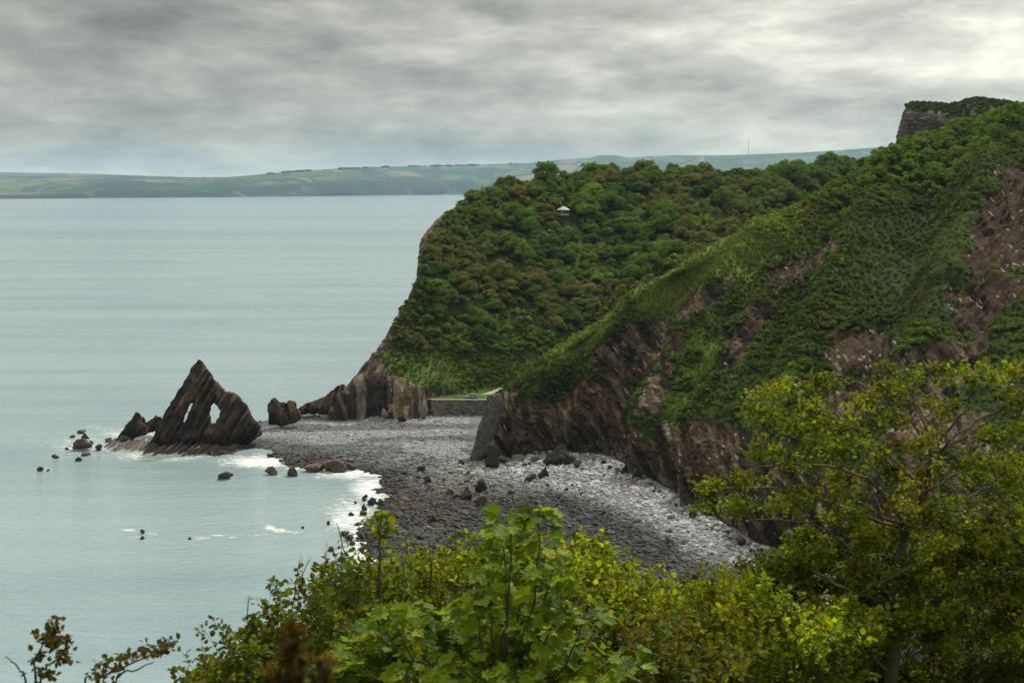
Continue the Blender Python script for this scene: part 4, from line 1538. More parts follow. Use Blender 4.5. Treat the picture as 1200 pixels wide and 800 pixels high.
def scatter(Gd, mask, spacing_fn, tries, seed):
    """dart throwing on a grid surface: returns flat indices"""
    rs = np.random.default_rng(seed)
    flat = Gd.reshape(-1, 3)
    cand = np.nonzero(mask.reshape(-1))[0]
    du = np.linalg.norm(np.gradient(Gd, axis=0), axis=-1) * np.linalg.norm(np.gradient(Gd, axis=1), axis=-1)
    w = du.reshape(-1)[cand]
    pick = rs.choice(cand, size=min(tries, len(cand)), replace=False, p=w / w.sum())
    cellw = 4.0
    gridd = {}
    out = []
    for i in pick:
        p = flat[i]
        sp = spacing_fn(i)
        key = (int(p[0] // cellw), int(p[1] // cellw), int(p[2] // cellw))
        good = True
        rg = int(math.ceil(sp / cellw))
        for a in range(-rg, rg + 1):
            for b in range(-rg, rg + 1):
                for c in range(-rg, rg + 1):
                    for q in gridd.get((key[0] + a, key[1] + b, key[2] + c), ()):
                        if (q[0] - p[0]) ** 2 + (q[1] - p[1]) ** 2 + (q[2] - p[2]) ** 2 < sp * sp:
                            good = False
                            break
                    if not good:
                        break
                if not good:
                    break
            if not good:
                break
        if good:
            gridd.setdefault(key, []).append(p)
            out.append(i)
    return np.array(out)


def jittered(Gd, idx, seed, amt=0.75):
    """grid points nudged off the grid, along the surface"""
    rs = np.random.default_rng(seed)
    a = np.gradient(Gd, axis=0).reshape(-1, 3)[idx]
    b = np.gradient(Gd, axis=1).reshape(-1, 3)[idx]
    return Gd.reshape(-1, 3)[idx] + a * rs.uniform(-amt, amt, (len(idx), 1)) + b * rs.uniform(-amt, amt, (len(idx), 1))


# the pavilion's place on the wooded slope
wu, wv = PX(WG)
gi = np.argmin(((wu - 660) ** 2 + (wv - 253) ** 2 + 1e6 * (WT > 6.2) + 1e6 * (WT < 2)).reshape(-1))
GAZ = WG.reshape(-1, 3)[gi].copy()


def build_wood():
    u, v = PX(WG)
    ridge_u = [583, 640, 720, 800, 900, 960, 1040, 1120, 1200]
    ridge_v = [462, 415, 358, 300, 252, 222, 176, 143, 124]
    seen = v < np.interp(u, ridge_u, ridge_v, left=900) + 12
    mask = (WRM < 0.4) & (WT > 2.75) & (WT < 7.5) & (WS > 1.2) & seen & (u < 1060)
    tf, uf, vf, sf = WT.reshape(-1), u.reshape(-1), v.reshape(-1), WS.reshape(-1)

    def size_at(i):
        t, s_ = tf[i], sf[i]
        b = lerp(1.7, 4.9, float(np.clip((t - 2.2) / 2.6, 0, 1)))
        b *= lerp(0.45, 1.0, float(np.clip((s_ - 1.1) / 1.2, 0, 1)))
        return b

    idx = scatter(WG, mask, lambda i: size_at(i) * 1.35, 26000, 5)
    flat = WG.reshape(-1, 3)
    rad = np.array([size_at(i) for i in idx]) * np.clip(RNG.lognormal(.08, .28, len(idx)), .6, 1.75)
    p = jittered(WG, idx, 43)
    # clear a view in front of the pavilion
    d_g = np.hypot(p[:, 0] - GAZ[0], (p[:, 1] - GAZ[1]))
    infr = (np.abs(p[:, 0] - GAZ[0]) < 2.5 + rad * .75) & (p[:, 1] < GAZ[1] + 5) & (p[:, 1] > GAZ[1] - 9)
    ok = ~((d_g < 4 + rad * .7) | infr)
    idx, rad, p = idx[ok], rad[ok], p[ok]
    tt = tf[idx]
    nz = fbm(p, 0.022, 3, 170)
    nz2 = fbm(p, 0.06, 2, 171)
    def zone(u_):
        for lim, t_ in ((520, 'nearest the sea edge'), (550, 'close to the sea edge'), (580, 'above the cliff foot'), (610, 'well left of the pavilion'), (645, 'just left of the pavilion'), (675, 'in line with the pavilion'), (705, 'just right of the pavilion'), (740, 'right of the pavilion'), (780, 'far right of the pavilion'), (825, 'towards the right hillside'), (880, 'beside the right hillside ridge')):
            if u_ < lim:
                return t_
        return 'at the right end of the wood'
    tones = []
    for i in range(len(idx)):
        r_ = RNG.random()
        hi = np.clip((tt[i] - 3.5) / 3, 0, 1)
        if nz[i] + 0.4 * (hi - .65) + 0.5 * (r_ - .5) > 0.1:
            tones.append('olive brown')
        elif nz2[i] > 0.38:
            tones.append('yellow green')
        elif nz2[i] < -0.22:
            tones.append('dark green')
        else:
            tones.append('mid green')
    uu, vv = uf[idx], vf[idx]
    for i in range(len(idx)):
        if ell(uu[i], vv[i], 683, 236, 16, 14) < 1.0 or ell(uu[i], vv[i], 700, 332, 14, 8) < 1 or ell(uu[i], vv[i], 690, 300, 16, 8) < .8 or ell(uu[i], vv[i], 822, 258, 10, 8) < 1:
            tones[i] = 'lime green'
    px = rad / p[:, 1] * F
    px[(vv > np.interp(uu, ridge_u, ridge_v, left=900) + 2) | (tt > 7.02)] *= 0.1
    order = np.argsort(-px)
    ni = 225
    for i in order[:ni]:
        tn = tones[i]
        where = 'on the headland crest' if tt[i] > 6.3 else ('just below the headland crest' if tt[i] > 5.6 else ('high on the headland' if tt[i] > 4.9 else ('midway up the headland' if tt[i] > 4.1 else 'low on the headland')))
        add_tree(p[i] - np.array([0, 0, rad[i] * .25]), rad[i], TONES[tn], '%s %s tree %s, %s' % ('broad' if rad[i] > 5.0 else 'smaller', tn, where, zone(uu[i])), 'trees of the headland wood')
    rest = order[ni:]
    cols = np.array([TONES[tones[i]] for i in rest]) * RNG.uniform(.82, 1.18, (len(rest), 1))
    stuff_crowns('woodland', p[rest] - np.stack([0 * rad[rest], 0 * rad[rest], rad[rest] * .25], -1), rad[rest], cols, 'unbroken canopy of smaller trees on the wooded headland', 'woodland', 17, 17, 0.145, hk=(1.1, 1.5))
    print('wood trees', len(idx))
    # named trees by the pavilion
    g1 = add_tree(GAZ + np.array([10.5, 3, -1.0]), 5.4, TONES['lime green'], 'bright lime green tree just right of the white roofed pavilion', None, 0.02)
    g2 = add_tree(GAZ + np.array([3.0, 8, 1.0]), 2.6, TONES['rusty'], 'small rusty orange tree behind the white roofed pavilion', None, 0.02)


build_wood()


def build_scrub():
    u, v = PX(HG)
    uf, vf, tf = u.reshape(-1), v.reshape(-1), HT.reshape(-1)
    vis = (u > 560) & (u < 1290) & (HT > 2.3) & (HT < 7.6)
    flat = HG.reshape(-1, 3)
    # trees along the top of the hillside
    tree_zone = vis & (u > 975) & (HT > 5.7) & (HT < 7.25) & (HRM < .3)
    idx = scatter(HG, tree_zone, lambda i: 4.6, 9000, 8)
    r = RNG.uniform(2.4, 4.0, len(idx)) * np.interp(uf[idx], [900, 980, 1080], [.55, .8, 1.0])
    for k, i in enumerate(idx):
        lime = fbm(flat[i:i + 1], 0.03, 2, 180)[0] + 0.55 * np.exp(-ell(uf[i], vf[i], 1060, 200, 60, 50) ** 2) + 0.2 * (RNG.random() - .5)
        tn = 'lime green' if lime > 0.2 else ('mid green' if lime > 0.0 else ('olive brown' if lime < -0.3 else 'dark green'))
        tcol = np.array(TONES[tn]) * (1.0 if tn == 'lime green' else 1.0)
        if k < 75:
            add_tree(flat[i] - np.array([0, 0, r[k] * .25]), r[k], tcol, '%s %s tree on the right hillside %s' % ('broad' if r[k] > 3.2 else 'smaller', tn, 'under the high cliff' if 1030 < uf[i] < 1130 else ('at the right edge of the view' if uf[i] >= 1130 else 'left of the high cliff')), 'trees along the top of the right hillside')
    rest = idx[75:]
    if len(rest):
        cols = np.array([TONES['mid green']] * len(rest)) * RNG.uniform(.7, 1.3, (len(rest), 1))
        stuff_crowns('hill_trees', flat[rest] - (0, 0, .6), r[75:], cols, 'further trees on the top of the right hillside', 'trees', 14, 14, 0.16, 20, hk=(1.1, 1.5))
    # scrub
    sm = vis & (HRM < 0.35) & ~((u > 985) & (HT > 6.0))
    def sp(i):
        return 1.05 + 0.9 * (fbm(flat[i:i + 1], 0.05, 2, 181)[0] + .5)
    idx = scatter(HG, sm, lambda i: 1.42, 52000, 9)
    p = jittered(HG, idx, 41)
    big = fbm(p, 0.045, 3, 182)
    gul = HGUL.reshape(-1)[idx]
    r = np.clip(1.15 + 1.5 * big + RNG.normal(0, .25, len(idx)), 0.75, 2.6) * (1 - .6 * gul)
    r *= np.interp(tf[idx], [2.3, 3.5], [.55, 1.0])
    c = veg_col(p) * np.array([1.05, 1.1, 1.0])
    c = mixv(c, (0.10, 0.18, 0.02), gul * .75)
    rg = sstep(4.8, 6.2, tf[idx]) * sstep(980, 900, uf[idx])
    r = r * (1 - .15 * rg)
    c = mixv(c, (0.165, 0.205, 0.03), rg * sstep(-.5, .2, fbm(p, .05, 3, 188)) * .75)
    g2 = sstep(.1, .45, fbm(p, .03, 3, 184))
    c = mixv(c, (0.10, 0.155, 0.022), g2 * .6)
    c = c * 1.62 * RNG.uniform(.85, 1.15, (len(p), 1))
    px = r / p[:, 1] * F * (tf[idx] < 7)
    order = np.argsort(-px)
    ni = 160
    proto = []
    for k in range(5):
        rs = np.random.default_rng(900 + k)
        V, Fq, ti = crown(rs, 1.0, rs.uniform(.9, 1.2), 16, 34, 0.11)
        proto.append(make_mesh('shrub', V, Fq, M_leaf, ti))
    for i in order[:ni]:
        side = 'dark green' if c[i][1] < 0.10 else ('bright green' if c[i][1] > 0.17 else 'dull green')
        pl = 'near the ridge' if tf[idx[i]] > 5.2 else 'on the steep face'
        o = link('shrub', proto[random.randrange(5)], label='%s %s shrub %s, right hillside, %s' % ('big' if r[i] > 2.2 else 'small', side, pl.replace(' of the right hillside', ''), 'above the leaning slab' if uf[idx[i]] < 720 else ('by the bright green gully' if uf[idx[i]] < 860 else ('above the spreading tree' if uf[idx[i]] < 1050 else 'beside the reddish scree'))), cat='shrub', group='larger shrubs on the right hillside', loc=p[i] - np.array([0, 0, r[i] * .2]))
        o.scale = (r[i], r[i], r[i] * random.uniform(.8, 1.1))
        o.rotation_euler = (0, 0, random.uniform(0, 6.28))
        o.color = tuple(c[i]) + (1,)
    rest = order[ni:]
    stuff_crowns('hillside_scrub', p[rest] - np.stack([0 * rest, 0 * rest, r[rest] * .25], -1), r[rest], c[rest], 'low green scrub and grass tussocks over the right hillside', 'scrub', 6, 5, 0.37, 40)
    print('scrub', len(idx), 'shrubs', ni)
    # grass and bramble on the bare lower headland and its edge
    um, vm_ = PX(WG)
    near_p = (np.linalg.norm(WG - GAZ, axis=-1) < 17) & (np.linalg.norm(WG - GAZ, axis=-1) > 3.2)
    mk = near_p | (WRM < 0.35) & (WT > 1.9) & (WT < 4.6) & (WS > 0.95) & ((WT < 3.3) | (WS < 1.9)) & (um < 760)
    idx = scatter(WG, mk, lambda i: 1.35, 30000, 12)
    p = jittered(WG, idx, 42)
    r = np.clip(0.95 + 1.2 * fbm(p, .07, 3, 186) + RNG.normal(0, .25, len(idx)), .35, 2.3)
    c = mixv(veg_col(p, 100), (0.12, 0.20, 0.022), sstep(-.3, .25, fbm(p, .04, 3, 187)) * .85) * RNG.uniform(.75, 1.3, (len(p), 1))
    stuff_crowns('headland_scrub', p - np.stack([0 * r, 0 * r, r * .25], -1), r, c, 'bright green bramble and grass above the headland cliff', 'scrub', 6, 7, 0.31, 60)
    # scrub on the high cliff
    mk = (CRM < .5) & (CT > 1.0) & (CS > 1.15)
    idx = scatter(CG, mk, lambda i: 3.6, 6000, 13)
    p = CG.reshape(-1, 3)[idx]
    r = RNG.uniform(1.6, 3.6, len(idx))
    c = mixv(veg_col(p, 100), (0.06, 0.07, 0.03), np.full(len(p), .5)) * RNG.uniform(.7, 1.2, (len(p), 1))
    stuff_crowns('clifftop_scrub', p - np.stack([0 * r, 0 * r, r * .3], -1), r, c, 'dark low trees and scrub on top of the high cliff', 'scrub', 7, 6, 0.32, 80)


build_scrub()


# ------------------------------------------------------------------ small built things
def box_mesh(name, bx, mat, bevel=0.0):
    """one mesh from boxes (x0,x1,y0,y1,z0,z1)"""
    V, Fq, off = [], [], 0
    for x0, x1, y0, y1, z0, z1 in bx:
        V += [(x0, y0, z0), (x1, y0, z0), (x1, y1, z0), (x0, y1, z0), (x0, y0, z1), (x1, y0, z1), (x1, y1, z1), (x0, y1, z1)]
        Fq += [tuple(off + k for k in q) for q in ((0, 3, 2, 1), (4, 5, 6, 7), (0, 1, 5, 4), (1, 2, 6, 5), (2, 3, 7, 6), (3, 0, 4, 7))]
        off += 8
    me = make_mesh(name, np.array(V), np.array(Fq), mat)
    return me


M_white = plain_mat('white_paint', (0.5, 0.5, 0.48), 0.6, nscale=3, namp=0.12)
M_roof = plain_mat('pale_roof', (0.46, 0.44, 0.42), 0.7, nscale=2, namp=0.12)
M_dark = plain_mat('dark_timber', (0.05, 0.04, 0.03), 0.8, nscale=4, namp=0.3)


def build_pavilion():
    e = link('pavilion', None, label='small open pavilion with pale pyramid roof among the headland trees', cat='pavilion', loc=GAZ + np.array([0, 0, 0.6]))
    n = 8
    an = [k / n * 6.2832 + .3927 for k in range(n)]
    rr, ro = 2.5, 3.35
    V = [(math.cos(a) * ro, math.sin(a) * ro, 2.75) for a in an] + [(math.cos(a) * ro, math.sin(a) * ro, 2.95) for a in an] + [(math.cos(a) * .25, math.sin(a) * .25, 4.55) for a in an] + [(0, 0, 5.0)]
    quads = [(k, (k + 1) % n, n + (k + 1) % n, n + k) for k in range(n)] + [(n + k, n + (k + 1) % n, 2 * n + (k + 1) % n, 2 * n + k) for k in range(n)]
    tris = [(2 * n + k, 2 * n + (k + 1) % n, 3 * n) for k in range(n)]
    me = make_mesh('roof', np.array(V), [np.array(quads), np.array(tris)], M_roof)
    link('roof', me, parent=e)
    V = [(math.cos(a) * ro * .97, math.sin(a) * ro * .97, z) for z in (2.55, 2.74) for a in an]
    link('fascia', make_mesh('fascia', np.array(V), np.array([(k, (k + 1) % n, n + (k + 1) % n, n + k) for k in range(n)]), plain_mat('fascia_paint', (0.33, 0.2, 0.14), 0.7)), parent=e)
    post = box_mesh('post', [(-.09, .09, -.09, .09, 0, 2.7)], M_white)
    rail = box_mesh('railing', [(-.95, .95, -.04, .04, .85, .95), (-.95, .95, -.04, .04, .25, .8)], M_white)
    for k, a in enumerate(an):
        o = link('post', post, parent=e)
        o.location = (math.cos(a) * rr, math.sin(a) * rr, 0.15)
        a2 = a + math.pi / n
        if k != 1:
            o = link('railing', rail, parent=e)
            o.location = (math.cos(a2) * rr * .924, math.sin(a2) * rr * .924, 0.15)
            o.rotation_euler = (0, 0, a2 + math.pi / 2)
    V = [(math.cos(a) * 2.8, math.sin(a) * 2.8, z) for z in (-2.0, 0.15) for a in an]
    link('floor_deck', make_mesh('floor_deck', np.array(V), [np.array([(k, (k + 1) % n, n + (k + 1) % n, n + k) for k in range(n)]), np.array([tuple(range(n, 2 * n))])], M_dark), parent=e)


build_pavilion()


def stone_wall_mat():
    m, nt, b = base_mat('wall_masonry')
    tc = nd(nt, 'ShaderNodeTexCoord')
    mp = nd(nt, 'ShaderNodeMapping')
    mp.inputs['Rotation'].default_value = (R(90), 0, 0)
    lk(nt, tc.outputs['Object'], mp.inputs[0])
    br = nd(nt, 'ShaderNodeTexBrick')
    lk(nt, mp.outputs[0], br.inputs['Vector'])
    br.inputs['Color1'].default_value = (0.25, 0.235, 0.21, 1)
    br.inputs['Color2'].default_value = (0.085, 0.08, 0.075, 1)
    br.inputs['Mortar'].default_value = (0.05, 0.048, 0.045, 1)
    br.inputs['Scale'].default_value = 1.0
    br.inputs['Brick Width'].default_value = 1.5
    br.inputs['Row Height'].default_value = 0.7
    br.inputs['Mortar Size'].default_value = 0.06
    k = noise(nt, tc.outputs['Object'], 0.7, 5, .65)
    c = mixc(nt, 1.0, br.outputs[0], mixc(nt, k, (.4, .38, .34), (1.9, 1.85, 1.75)), 'MULTIPLY')
    lk(nt, c, b.inputs['Base Color'])
    b.inputs['Roughness'].default_value = .95
    return m


WALL_D = 505.0
a0, a1 = P(505, 469, WALL_D), P(590, 472, WALL_D - 4)
ztop = float(a0[2])
wl = link('sea_wall', None, label='long grey stone retaining wall at the top of the beach', cat='wall', loc=(float((a0[0] + a1[0]) / 2), WALL_D, 0))
hw = float(a1[0] - a0[0]) / 2
M_wall = stone_wall_mat()
# battered face with a little unevenness
nx, nz = 60, 14
X, Z = np.meshgrid(np.linspace(-hw, hw, nx), np.linspace(0, ztop, nz), indexing='ij')
Yf = -0.8 * (1 - Z / ztop) + 0.12 * fbm(np.stack([X, Z, 0 * X], -1), 1.1, 3, 190)
Vf = np.stack([X, Yf, Z], -1).reshape(-1, 3)
Vt = np.stack([X[:, -1], Yf[:, -1] + 1.6, Z[:, -1] + .0], -1)
ff = grid_faces(nx, nz)
ti = np.arange(nx - 1)
tf_ = np.stack([ti * nz + nz - 1, (ti + 1) * nz + nz - 1, nx * nz + ti + 1, nx * nz + ti], 1)
link('wall_face', make_mesh('wall_face', np.concatenate([Vf, Vt]), np.concatenate([ff, tf_]), M_wall), parent=wl)
cop = box_mesh('coping', [(-.74, .74, -.22, 1.3, 0.005, .26)], plain_mat('coping_stone', (0.30, 0.285, 0.26), .9, nscale=2, namp=.25))
for k in range(int(2 * hw / 1.55)):
    o = link('coping', cop, parent=wl)
    o.location = (-hw + .8 + k * 1.55, random.uniform(-.04, .04), ztop + random.uniform(0, .05))
pil = box_mesh('buttress', [(-.22, .22, -.42, 0.6, -.3, ztop * .96)], M_wall)
for f_ in (.24, .42, .62, .82):
    o = link('buttress', pil, parent=wl)
    o.location = (-hw + 2 * hw * f_, -.55, 0)


def build_terrace():
    """turf and gravel behind the wall, and the track climbing into the valley"""
    x0, x1 = float(a0[0]) - 1, float(a1[0]) + 10
    xs = np.linspace(x0, x1, 40)
    ys = np.linspace(WALL_D + 1.0, WALL_D + 13, 16)
    X, Y = np.meshgrid(xs, ys, indexing='ij')
    Z = ztop + 0.06 + 0.02 * (Y - WALL_D) + 0.1 * fbm(np.stack([X, Y, 0 * X], -1), .4, 2, 191)
    pts = np.stack([X, Y, Z], -1).reshape(-1, 3)
    link('terrace', make_mesh('terrace', pts, grid_faces(40, 16), M_land, with_mask(np.broadcast_to((0.08, 0.115, 0.03), pts.shape) * (.8 + .4 * RNG.random((len(pts), 1))), np.zeros(len(pts))), True), kind='structure')
    cen = np.array([P(550, 465.6, WALL_D + 5.5), P(558, 465.0, WALL_D + 7.5), P(567, 463.6, WALL_D + 11), P(578, 460.5, WALL_D + 16), P(592, 455.5, WALL_D + 25), P(612, 449, WALL_D + 38)])
    c = cat_rom(cen, 30)
    cu, cv = PX(c)
    sel = (WT > 0.9) & (WT < 3.0) & (WS > 2.5)
    hu, hv = PX(WG[sel])
    hy = WG[sel][:, 1]
    for k in range(6, 30):
        i = np.argmin((hu - cu[k]) ** 2 + (hv - cv[k]) ** 2)
        c[k] = P(cu[k], cv[k], max(c[6][1], hy[i] - 0.9))
    c[:, 1] = np.convolve(np.pad(c[:, 1], 3, 'edge'), np.ones(7) / 7, 'valid')
    c = P(cu, cv, c[:, 1])
    t = np.gradient(c, axis=0)
    t[:, 2] = 0
    t /= np.linalg.norm(t, axis=1, keepdims=True)
    nrm = np.stack([-t[:, 1], t[:, 0], 0 * t[:, 0]], -1)
    w = np.linspace(1.8, 2.4, 30)[:, None]
    V = np.stack([c - nrm * w + (0, 0, -.9), c - nrm * w + (0, 0, .35), c + (0, 0, .42), c + nrm * w + (0, 0, .35), c + nrm * w + (0, 0, -.9)], 1)
    V = V.reshape(-1, 3)
    link('track', make_mesh('track', V, grid_faces(30, 5), ground_mat('track_gravel', 1.2, .3, .05, .2), np.broadcast_to((0.40, 0.35, 0.26), V.shape), True), kind='structure')


build_terrace()


def build_car():
    p = P(552.5, 467.6, WALL_D + 4.0)
    p[2] = ztop + 0.14
    e = link('parked_car', None, label='small silver blue car parked on the terrace above the sea wall', cat='car', loc=p)
    e.rotation_euler = (0, 0, R(8))
    e.scale = (1.12, 1.12, 1.12)
    paint = plain_mat('car_paint', (0.36, 0.47, 0.54), 0.28, 0.3, 0.5)
    glass = plain_mat('car_glass', (0.02, 0.03, 0.035), 0.08, 0, 0.6)
    rub = plain_mat('tyre_rubber', (0.02, 0.02, 0.02), 0.9)
    alloy = plain_mat('wheel_alloy', (0.45, 0.45, 0.46), 0.35, 0.8)
    # side profile (front at -x)
    prof = [(-2.05, .35), (-2.1, .62), (-1.95, .82), (-1.15, .96), (-.95, .98), (-.35, 1.42), (.15, 1.5), (.9, 1.48), (1.45, 1.36), (1.9, 1.0), (2.02, .9), (2.06, .5), (1.95, .32)]
    n = len(prof)
    V, Fq = [], []
    for y, k in ((-.84, 1), (-.80, .0), (.80, .0), (.84, 1)):
        for x, z in prof:
            yy = y * (1 - max(0, z - .95) * .38)
            V.append((x, yy, z))
    idx = lambda r, i: r * n + i
    for r in range(3):
        for i in range(n):
            j = (i + 1) % n
            Fq.append((idx(r, i), idx(r, j), idx(r + 1, j), idx(r + 1, i)))
    V = np.array(V)
    # collapse rows 0/1 into bevel
    V[0:n, 0] *= .985
    V[3 * n:, 0] *= .985
    caps = []
    me = bpy.data.meshes.new('body')
    me.from_pydata([tuple(v) for v in V], [], Fq + [tuple(range(n - 1, -1, -1)), tuple(3 * n + i for i in range(n))])
    me.materials.append(paint)
    link('body', me, parent=e)
    # glass
    for s in (-1, 1):
        def gy(z):
            return s * (.845 * (1 - max(0, z - .95) * .38) + .012)
        for nm, q in (('side_window', [(-.78, 1.02), (-.3, 1.38), (.25, 1.42), (.25, 1.0)]), ('side_window', [(.33, 1.0), (.33, 1.42), (.88, 1.4), (1.35, 1.28), (1.5, 1.05)])):
            vv = [(x, gy(z), z) for x, z in q]
            m2 = bpy.data.meshes.new(nm)
            m2.from_pydata(vv + [(x, y - s * .01, z) for x, y, z in vv], [], [tuple(range(len(vv)))] + [(k, (k + 1) % len(vv), len(vv) + (k + 1) % len(vv), len(vv) + k) for k in range(len(vv))])
            m2.materials.append(glass)
            link(nm, m2, parent=e)
    for nm, (xa, za), (xb, zb) in (('windscreen', (-.9, 1.035), (-.38, 1.42)), ('rear_window', (1.52, 1.325), (1.85, 1.06))):
        off = -.02 if nm == 'windscreen' else .02
        m2 = bpy.data.meshes.new(nm)
        m2.from_pydata([(xa + off, -.68, za), (xa + off, .68, za), (xb + off, .6, zb + .015), (xb + off, -.6, zb + .015)], [], [(0, 1, 2, 3)])
        m2.materials.append(glass)
        link(nm, m2, parent=e)
    for sx in (-1.28, 1.25):
        for sy in (-.78, .78):
            V1, F1 = [], []
            m_ = 16
            prf = [(.33, -.1), (.33, .1), (.22, .11), (.22, -.11)]
            for k in range(m_):
                a = k / m_ * 6.2832
                for r_, y in prf:
                    V1.append((math.cos(a) * r_, y, math.sin(a) * r_))
            for k in range(m_):
                k2 = (k + 1) % m_
                for q in range(4):
                    q2 = (q + 1) % 4
                    F1.append((k * 4 + q, k * 4 + q2, k2 * 4 + q2, k2 * 4 + q))
            w = link('wheel', make_mesh('wheel', np.array(V1), np.array(F1), rub), parent=e)
            w.location = (sx, sy, .33)
            V2 = [(math.cos(k / 10 * 6.2832) * .22, y, math.sin(k / 10 * 6.2832) * .22) for y in (-.095, .095) for k in range(10)]
            rim = bpy.data.meshes.new('rim')
            rim.from_pydata(V2, [], [tuple(range(10)), tuple(range(19, 9, -1))])
            rim.materials.append(alloy)
            link('rim', rim, parent=w)
    lamp = plain_mat('lamp_glass', (.7, .7, .7), .15)
    red = plain_mat('tail_lamp_glass', (.35, .03, .02), .2)
    for sy in (-.62, .62):
        o = link('headlight', box_mesh('headlight', [(-.06, .1, -.16, .16, -.07, .07)], lamp), parent=e)
        o.location = (-2.04, sy, .72)
        o = link('tail_light', box_mesh('tail_light', [(-.06, .05, -.1, .1, -.14, .14)], red), parent=e)
        o.location = (2.02, sy, .86)


build_car()

# radio mast on the far upland
pm = P(877, 182.5, 14600)
mast = link('radio_mast', None, label='thin grey radio mast on the far skyline', cat='mast', loc=pm)
hgt = 20 / F * 14600
V1, F1 = join([tube([(math.cos(a) * 3.5, math.sin(a) * 3.5, -10), (math.cos(a) * 1.3, math.sin(a) * 1.3, hgt)], 0.9, 0.5, 4) for a in (0, 2.09, 4.19)])
M_mast = plain_mat('mast_steel', (0.18, 0.19, 0.2), .6, .3)
link('lattice', make_mesh('lattice', V1, F1, M_mast), parent=mast)
V1, F1 = tube([(0, 0, -10), (0, 0, hgt * 1.03)], 1.3, .8, 5)
link('core_tube', make_mesh('core_tube', V1, F1, M_mast), parent=mast)

# farm buildings on the far coast, a few pixels each
M_farm = plain_mat('farm_render', (0.6, 0.58, 0.54), .8)
M_slate = plain_mat('farm_slate', (0.14, 0.14, 0.15), .8)
for k, (u, v, d, w, lab) in enumerate([(268, 212.5, 12300, 110, 'long pale farm shed in the fields of the far coast'), (246, 210.0, 12700, 40, 'small pale farmhouse left of the long shed on the far coast'),
                                       (516, 194.6, 16200, 60, 'pale farmhouse on the far coast skyline'), (603, 192.2, 17500, 45, 'small white house on the far coast skyline, right of the farmhouse'),
                                       (437, 196.4, 15000, 40, 'grey barn on the far coast skyline left of the farmhouse')]):
    e = link('farm_building', None, label=lab, cat='farmhouse', loc=P(u, v, d))
    hh = 9.0
    link('walls', box_mesh('walls', [(-w / 2, w / 2, -12, 12, -8, hh)], M_farm), parent=e)
    V1 = [(-w / 2 - 1, -13, hh), (w / 2 + 1, -13, hh), (w / 2 + 1, 13, hh), (-w / 2 - 1, 13, hh), (-w / 2 - 1, 0, hh + 6), (w / 2 + 1, 0, hh + 6)]
    rf = bpy.data.meshes.new('roof')
    rf.from_pydata(V1, [], [(0, 1, 5, 4), (2, 3, 4, 5), (1, 2, 5), (3, 0, 4)])
    rf.materials.append(M_slate)
    link('roof', rf, parent=e)


def build_gull():
    c = P(979, 26, 420)
    v, f = ico_base(2)
    b = v * np.array([.34, .1, .09])
    b[:, 1] *= 1 - .5 * np.clip(v[:, 0], 0, 1) * .8
    wing, wf = [], []
    for s_ in (-1, 1):
        o = len(wing)
        for y, x0, x1, z in ((.06, .12, -.14, .05), (.38, .2, -.06, .2), (.78, .02, -.12, .12), (.86, -.1, -.14, .1)):
            wing += [(x0, s_ * y, z), (x1, s_ * y, z), (x0 * .6 + x1 * .4, s_ * y, z + .025)]
        for k in range(3):
            for q in range(3):
                q2 = (q + 1) % 3
                wf.append((o + 3 * k + q, o + 3 * k + q2, o + 3 * k + 3 + q2, o + 3 * k + 3 + q))
    e = link('gull', None, label='tiny gull gliding high in the bright cloud at upper right', cat='bird', loc=c)
    e.rotation_euler = (0, 0, R(80))
    g = plain_mat('gull_plumage', (.3, .3, .31), .8)
    link('body', make_mesh('body', b, f, g, None, True), parent=e)
    link('wings', make_mesh('wings', np.array(wing), np.array(wf), g, None, True), parent=e)


build_gull()

# ------------------------------------------------------------------ FOREGROUND PLANTS
def leaf_small(L=1.0, wd=0.42):
    V = np.array([(0, 0, 0), (wd * .85, .33, .10), (wd * .72, .7, .09), (0, 1.0, -.06), (-wd * .72, .7, .09), (-wd * .85, .33, .10)]) * L
    f = np.array([(0, 1, 2, 3), (0, 3, 4, 5)])
    return V, f


def leaf_lobed(L=1.0):
    """five-lobed maple-like leaf, stalk end at the origin, pointing along +y"""
    out = [(0.0, 0.0), (0.20, -0.10), (0.46, 0.0), (0.34, 0.16), (0.62, 0.34), (0.60, 0.52), (0.36, 0.50), (0.30, 0.78), (0.14, 0.86), (0.0, 1.06)]
    pts = out + [(-x, y) for x, y in out[-2:0:-1]]
    V = [(0, .34, -.03)] + [(x, y, .12 * abs(x) - .10 * (max(0, y - .4)) ** 2 + .05 * math.sin(9 * y + 5 * x)) for x, y in pts]
    n = len(pts)
    f = [(0, 1 + k, 1 + (k + 1) % n) for k in range(n)]
    return np.array(V) * L, np.array(f)


